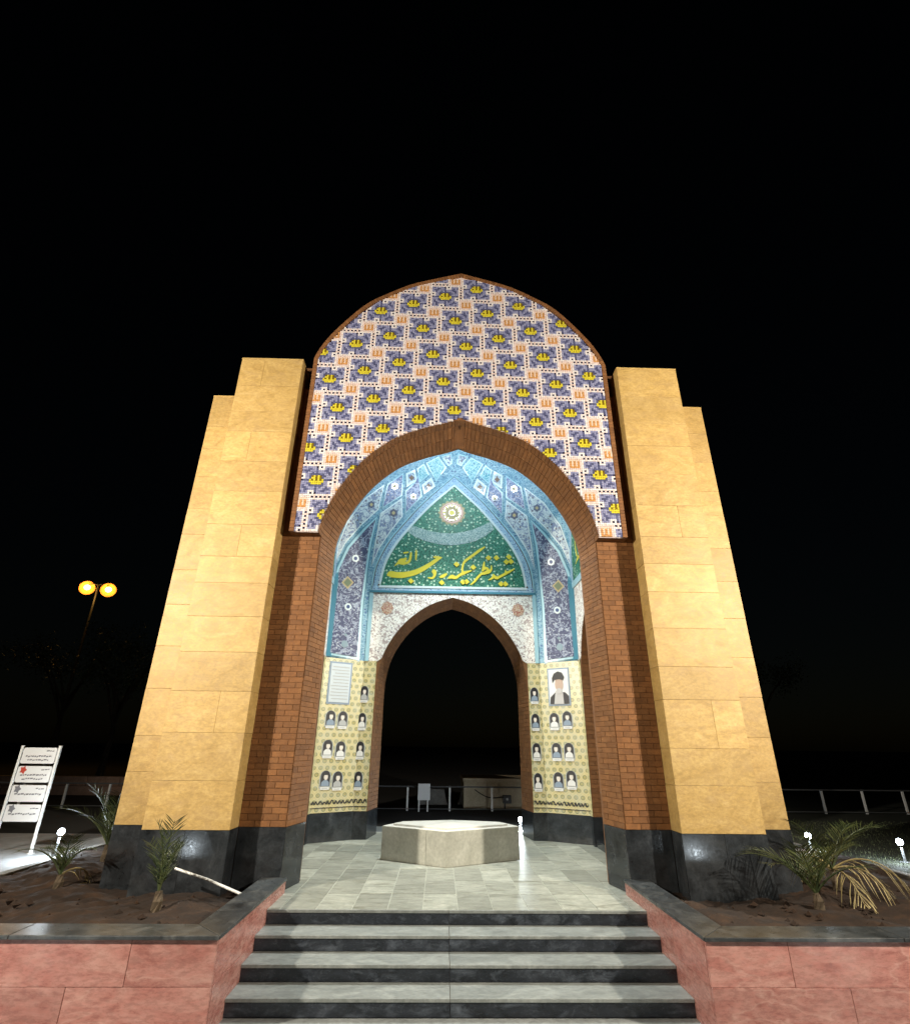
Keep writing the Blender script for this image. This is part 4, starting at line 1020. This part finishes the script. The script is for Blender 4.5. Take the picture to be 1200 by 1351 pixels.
# sodium street lamp
sp0 = CAM+ray(115, 775)*((32-CY)/ray(115, 775)[1]); sp1 = CAM+ray(143, 778)*((32-CY)/ray(143, 778)[1])
mid = (sp0+sp1)/2
sl_ = empty('street_lamp', (mid[0], mid[1], TERR), 'tall twin-headed street lamp glowing orange against the black sky', 'street lamp')
mb = MB(); mb.tube([(mid[0], mid[1], TERR), (mid[0], mid[1], mid[2]*.6), (mid[0], mid[1], mid[2]+.3)], [.12, .09, .06], 10); mb.build('pole', dark_metal, sl_)
for q in (sp0, sp1):
    mb = MB(); mb.tube([(mid[0], mid[1], mid[2]+.25), ((mid[0]+q[0])/2, q[1], mid[2]+.35), (q[0], q[1], q[2]+.2)], .035, 8); mb.build('arm', dark_metal, sl_)
    yawq = math.atan2(CX-q[0], -(CY-q[1])); M4 = Matrix.Translation(Vector(q)) @ Matrix.Rotation(math.atan2(CX-q[0], q[1]-CY), 4, 'Z') @ Matrix.Rotation(math.radians(118), 4, 'X')
    mb = MB(); n = 24; pr = [(.02, -.26), (.20, -.23), (.36, -.14), (.46, 0.0), (.50, .12)]
    for ra, rb_ in zip(pr, pr[1:]):
        for k in range(n):
            a0, a1 = 2*math.pi*k/n, 2*math.pi*(k+1)/n
            mb.face([tuple(M4 @ Vector((r_*math.cos(a_), r_*math.sin(a_), z_))) for r_, z_, a_ in ((ra[0], ra[1], a0), (ra[0], ra[1], a1), (rb_[0], rb_[1], a1), (rb_[0], rb_[1], a0))])
    mb.build('halo_bowl', amber, sl_, smooth=True, weld=True)  # added wide bowl turned to the camera, stands in for the lamp's halo
    mb = MB(); mb.lathe([(.02, -.2), (.16, -.13), (.22, 0), (.16, .13), (.02, .2)], 14, c=(q[0], q[1], q[2])); mb.build('bulb', sodium, sl_, smooth=True)
    l = bpy.data.lights.new('sodium_light', 'POINT'); l.energy = 120; l.color = (1.0, .50, .10); l.shadow_soft_size = .3
    o = bpy.data.objects.new('sodium_light', l); COL.objects.link(o); o.location = (q[0]+.05, q[1]-1.0, q[2]-.5); adopt(o, sl_)

# ------------------------------------------------------------------ sign board
sg = empty('sign_board', (-5.75, 3.0, TERR), 'white four-panel direction sign with small print on two thin white posts', 'sign')
sgb = on_plane(40, 1127, (0, 0, TERR), (0, 0, 1)); 
d_ = ray(40, 1127); SY = sgb[1]
def sgp(px, py): p = on_plane(px, py, (0, SY, 0), (0, 1, 0)); return p
pr_t = sgp(78, 985); pr_b = sgp(40, 1127); pl_t = sgp(30.5, 979)
sg.location = (pr_b[0]-.25, SY, TERR)
xr, xl, zt = pr_b[0], pr_b[0]-(pr_t[0]-pl_t[0]), pr_t[2]
for x in (xl, xr):
    mb = MB(); mb.box(x-.018, x+.018, SY-.018, SY+.018, TERR, zt+.01); mb.build('post', white_paint, sg, bevel=.004)
    mb = MB(); mb.lathe([(.05, 0), (.05, .012), (.02, .016)], 12, c=(x, SY, TERR)); mb.build('foot', white_paint, sg)
n_p = 4; zb_ = sgp(25, 1088)[2]; ph_ = (zt-.02-zb_)/n_p
for k in range(n_p):
    z1 = zt-.02-k*ph_; z0 = z1-ph_*.86
    mb = MB(); xa, xb = xl+.03, xr-.03; c = .02
    poly = [(xa+c, z0), (xb-c, z0), (xb, z0+c), (xb, z1-c), (xb-c, z1), (xa+c, z1), (xa, z1-c), (xa, z0+c)]
    mb.prism(poly, lambda a, b, d: (a, d, b), SY-.012, SY+.012, back=True); pn = mb.build('sign_panel', sign_white, sg)
    mb = MB(); wd = xb-xa; hh = z1-z0
    def ln(u0, u1, v, th, m=0):
        u = u0
        while u < u1:
            e = min(u+random.uniform(.03, .10), u1); dz = random.uniform(-.006, .006)
            x0, x1, z = xa+u*wd, xa+e*wd-.004, z0+v*hh+dz
            if x1 > x0: mb.prism([(x0, z-th), (x1, z-th*.6), (x1, z+th), (x0, z+th*.7)], lambda a, b, d: (a, d, b), SY-.0145, SY-.0125, m)
            u = e+.012
    ln(.70, .94, .78, .008); ln(.12, .9, .45, .011)
    if k < 2: ln(.2, .82, .22, .010)
    lt = mb.build('lettering', [sign_ink, sign_red], pn); tag(lt, kind='stuff'); mb = MB()
    if k > 0:
        cx, cz_ = xa+.17*wd, z0+.76*hh; mb.prism([(cx+.045*math.cos(a*math.pi/5)*(1+.25*(-1)**a), cz_+.05*math.sin(a*math.pi/5)*(1+.25*(-1)**a)) for a in range(10)], lambda a, b, d: (a, d, b), SY-.0145, SY-.0125, 1 if k == 1 else 0)
    if k > 0: mb.build('emblem', [sign_ink, sign_red], pn)

# ------------------------------------------------------------------ young palms in the planters
def palm(x, y, z, label, seed, n=9, ln=.6, dry=.2, droop=.6, trunk=.12, rise=1.0):
    rg = random.Random(seed); root = empty('young_palm', (x, y, z), label, 'palm', 'young palms in the planters')
    mb = MB(); mb.tube([(0, 0, -.05), (.01, 0, trunk*.5), (0, .01, trunk)], [.05, .045, .03], 8); mb.build('trunk', bark, root, keep_world=False)
    for k in range(n):
        az = 2*math.pi*k/n+rg.uniform(-.3, .3); isdry = rg.random() < dry; L = ln*rg.uniform(.7, 1.1); el = math.radians(rg.uniform(48, 82))*rise if not isdry else math.radians(rg.uniform(5, 55))
        dr = droop*(2.2 if isdry else 1)*rg.uniform(.7, 1.3); pts = [Vector((0, 0, trunk))]; st = 12
        for i in range(st):
            e = el-dr*(i/st)**1.3*2.0; pts.append(pts[-1]+Vector((math.cos(az)*math.cos(e), math.sin(az)*math.cos(e), math.sin(e)))*L/st)
        for p in pts: p.z = max(p.z, .01)
        mb = MB(); mb.tube(pts, [.011*(1-.8*i/st) for i in range(st+1)], 5)
        m_ = dry_m if isdry else leaf_m; 
        for i in range(3, st*2, 1 if ln > .7 else 1):
            f = i/(st*2)*st; a = int(f); p = pts[a].lerp(pts[min(a+1, st)], f-a); t = (pts[min(a+1, st)]-pts[max(a-1, 0)]).normalized()
            sd = t.cross(Vector((0, 0, 1)))
            if sd.length < .01: continue
            sd.normalize(); upv = sd.cross(t); ll = L*.42*(1-.55*abs(f/st-.45)*1.6)*rg.uniform(.8, 1.15)
            for s in (-1, 1):
                if isdry and rg.random() < .45: continue
                d = (t*.72+sd*s*.62+upv*.22+Vector((rg.uniform(-.12, .12), rg.uniform(-.12, .12), rg.uniform(-.2, .05)-(0.45 if isdry else 0)))).normalized()
                wv = d.cross(upv).normalized()*.0046; q = p+d*ll*.5+Vector((0, 0, -.01)); e = p+d*ll+Vector((0, 0, -.05*ll/.2*(2 if isdry else .6)))
                mb.face([p-wv*.5, q-wv, q+wv, p+wv*.5]); mb.face([q-wv, e, q+wv])
        mb.build('frond', m_, root, keep_world=False)
    return root
palm(-4.12, .55, .04, 'small sparse palm in the soil between sign board and pillar', 3, 6, .55, .35, .7)
palm(-4.42, 1.9, .03, 'dark bushy palm growing against the outer edge of the sign side pillar', 14, 8, .75, .1, .45, .2)
palm(-2.72, -.28, .05, 'thin upright palm beside the white stick in front of the black plinth', 8, 5, .55, .0, .25, .15, 1.1)
palm(3.42, -.1, .05, 'green bushy palm in front of the palm side black plinth', 21, 9, .66, .05, .55, .12)
palm(4.05, .55, .05, 'big palm with drooping straw-yellow dry fronds at its base', 33, 11, .80, .45, .55, .2)
# stick
mb = MB(); a = on_plane(231, 1146, (0, .10, 0), (0, 1, 0)); b = on_plane(318, 1180, (0, -.05, .12), (0, 1, 0)); mb.tube([a, (np.array(a)+np.array(b))/2+np.array([0, 0, .012]), b], .012, 8)
tag(mb.build('white_pipe', white_paint), 'thin white plastic pipe leaning over the soil against the black coping', 'pipe')

# ------------------------------------------------------------------ turf blades near the spotlights
gr = MB(); rg = random.Random(2)
for _ in range(9000):
    x = 5.75+rg.random()**1.4*5; y = -.6+rg.random()*8; h = rg.uniform(.015, .045); a = rg.uniform(0, 6.28); dx, dy = math.cos(a)*.005, math.sin(a)*.005
    gr.face([(x-dx, y-dy, TERR), (x+dx, y+dy, TERR), (x+rg.uniform(-.02, .02), y+rg.uniform(-.02, .02), TERR+h)])
tag(gr.build('grass', grass_m), 'short thin grass on the dark turf beyond the kerb', 'grass', kind='stuff')

# ------------------------------------------------------------------ background: fence, board, booth, cars, trees
FY = 9.0
fence_posts = [x for x in np.arange(-24.3, 26, 1.06)]
fn = empty('railing_fence', (0, FY, TERR), 'low white post and rail fence running behind the arch', 'fence')
pm = MB(); pm.box(-.022, .022, -.022, .022, 0, .56); pme = pm.mesh('post', white_paint, weld=True)
for x in fence_posts:
    link('post', pme, fn, (x, FY, TERR))
for z, r in ((.555, .018), (.06, .012)):
    mb = MB(); mb.tube([(-26, FY-.035, TERR+z), (2, FY-.035, TERR+z-.015), (29, FY-.035, TERR+z)], r, 6); mb.build('rail', grey_metal, fn)
bd = empty('notice_board', (-.55, 8.8, TERR), 'small blank white board on two thin posts seen through the arch', 'board')
c0, c1 = on_plane(551.5, 1034, (0, 8.8, 0), (0, 1, 0)), on_plane(567, 1056, (0, 8.8, 0), (0, 1, 0))
mb = MB(); mb.box(c0[0], c1[0], 8.78, 8.82, c1[2], c0[2]); mb.build('panel', sign_white, bd, bevel=.004)
for x in (c0[0]+.03, c1[0]-.06):
    mb = MB(); mb.tube([(x, 8.84, TERR), (x, 8.84, c0[2]-.05)], .02, 6); mb.build('post', white_paint, bd)
# booth
BYv = 9.7; q0, q1 = on_plane(613, 1027, (0, BYv, 0), (0, 1, 0)), on_plane(720, 1031, (0, BYv, 0), (0, 1, 0))
bt = empty('utility_booth', ((q0[0]+q1[0])/2, BYv, TERR), 'beige panelled utility booth behind the rear arch', 'booth')
x0, x1, zt_ = q0[0], q1[0]+.6, q0[2]
npan = 3; wpan = (x1-x0)/npan
for k in range(npan):
    mb = MB(); mb.box(x0+k*wpan+.03, x0+(k+1)*wpan-.03, BYv, BYv+.05, TERR+.0, zt_-.08); mb.build('wall_panel', beige_panel, bt)
for k in range(npan+1):
    mb = MB(); mb.box(x0+k*wpan-.03, x0+k*wpan+.03, BYv-.025, BYv+.06, TERR, zt_-.0805); mb.build('stud', beige_panel, bt)
mb = MB(); mb.box(x0-.05, x1+.05, BYv-.05, BYv+2.0, zt_-.08, zt_); mb.build('roof', beige_panel, bt)
for x in (x0-.03, x1-.0): 
    mb = MB(); mb.box(x, x+.03, BYv+.061, BYv+1.95, TERR, zt_-.081); mb.build('side_wall', beige_panel, bt)
mx0 = on_plane(663, 1049, (0, BYv-.06, 0), (0, 1, 0)); mx1 = on_plane(674, 1060, (0, BYv-.06, 0), (0, 1, 0))
mt = empty('meter_box', (mx0[0], BYv-.1, mx0[2]), 'black electric meter box with cable on the beige booth', 'meter box')
mb = MB(); mb.box(mx0[0], mx1[0], BYv-.12, BYv-.026, mx1[2], mx0[2]); mb.build('case', dark_metal, mt, bevel=.01)
mb = MB(); mb.tube([(mx0[0]+.05, BYv-.05, mx1[2]), (mx0[0]+.05, BYv-.05, TERR)], .02, 6); mb.build('conduit', dark_metal, mt)
mb = MB(); pa, pb = on_plane(626, 1042, (0, BYv-.06, 0), (0, 1, 0)), (mx0[0], BYv-.06, mx0[2]-.04)
mb.tube([tuple(np.array(pa)*(1-t)+np.array(pb)*t-np.array([0, 0, .10*math.sin(math.pi*t)])) for t in np.linspace(0, 1, 9)], .012, 6); mb.build('cable', dark_metal, mt)
mb = MB(); cxm, czm = (mx0[0]+mx1[0])/2, (mx0[2]+mx1[2])/2
mb.lathe([(.03, 0), (.03, .01)], 12); o = mb.build('dial', sign_white, mt, loc=(cxm, BYv-.121, czm)); o.rotation_euler = (math.radians(90), 0, 0)

# concrete blocks beyond the fence
for x, y, lb in ((-.35, 10.6, 'grey concrete block just behind the small white notice board'), (.75, 10.8, 'grey concrete block next to the beige booth')):
    br_ = empty('concrete_block', (x, y, TERR), lb, 'concrete block', 'concrete blocks beyond the fence')
    mb = MB(); mb.prism([(-.42, 0), (.42, 0), (.36, .12), (.30, .40), (-.30, .40), (-.36, .12)], lambda a, b, d: (a, d, b), -.2, .2, back=True); mb.build('body', kerb_mat, br_, bevel=.02, keep_world=False)
    for q in (-.16, .16):
        mb = MB(); mb.tube([(q, -.03, .39), (q, -.03, .45), (q, .03, .45), (q, .03, .39)], .008, 6); mb.build('lifting_loop', dark_metal, br_, keep_world=False)
# low brown wall lit by the street lamp
mb = MB()
tw = empty('low_wall', (-11.5, 12.5, TERR), 'low brown stone wall lit orange behind the sign board', 'wall')
for k in range(6):
    for j in range(2):
        mb = MB(); x = -15.5+k*1.0+(.5 if j else 0); mb.box(x+.006, x+.994, 12.4, 12.7, TERR+j*.26+.003, TERR+j*.26+.257); mb.build('stone_block', pink_kerb, tw, bevel=.012)
# dim trees
def tree(x, y, label, seed, h=6.5, rad=2.4, nl=2600):
    rg = random.Random(seed); root = empty('garden_tree', (x, y, TERR), label, 'tree', 'dark trees beyond the sign board')
    mb = MB(); top = h*.5; mb.tube([(0, 0, 0), (.08, .05, top*.5), (0, .1, top)], [.17, .13, .09], 8); limbs = []
    for k in range(7):
        a = rg.uniform(0, 6.28); e = Vector((math.cos(a)*rad*.6, math.sin(a)*rad*.6, top+rg.uniform(.3, .75)*(h-top))); b = Vector((0, .1, top*rg.uniform(.65, 1)))
        mb.tube([b, b.lerp(e, .5)+Vector((0, 0, .25)), e], [.07, .045, .015], 6); limbs.append(e)
    mb.build('trunk', bark, root, keep_world=False)
    cl = [limbs[i % 7]+Vector((rg.gauss(0, .5), rg.gauss(0, .5), rg.gauss(0, .45))) for i in range(26)]; mb = MB()
    for _ in range(nl):
        c = rg.choice(cl); p = c+Vector((rg.gauss(0, .36), rg.gauss(0, .36), rg.gauss(0, .30))); s = rg.uniform(.05, .11)
        u = Vector((rg.gauss(0, 1), rg.gauss(0, 1), rg.gauss(0, 1))).normalized(); v = u.cross(Vector((rg.gauss(0, 1), rg.gauss(0, 1), rg.gauss(0, 1)))).normalized()
        mb.face([p-u*s, p-v*s*.4, p+u*s, p+v*s*.4])
    mb.build('crown', tree_leaf, root, keep_world=False); return root
tree(-15.5, 21, 'dark leafy tree under the orange street lamp', 1); tree(-20, 24, 'broad dark tree at the far side of the street lamp', 2, 7.5, 3.0); tree(-10.8, 24, 'slim dark tree between street lamp and pillar', 3, 6.0, 2.0)
tree(-24.5, 19, 'dark tree behind the sign board away from the arch', 4, 5.5, 2.4)
tree(19, 27, 'unlit tree beyond the fence on the palm side', 5, 7, 2.8)
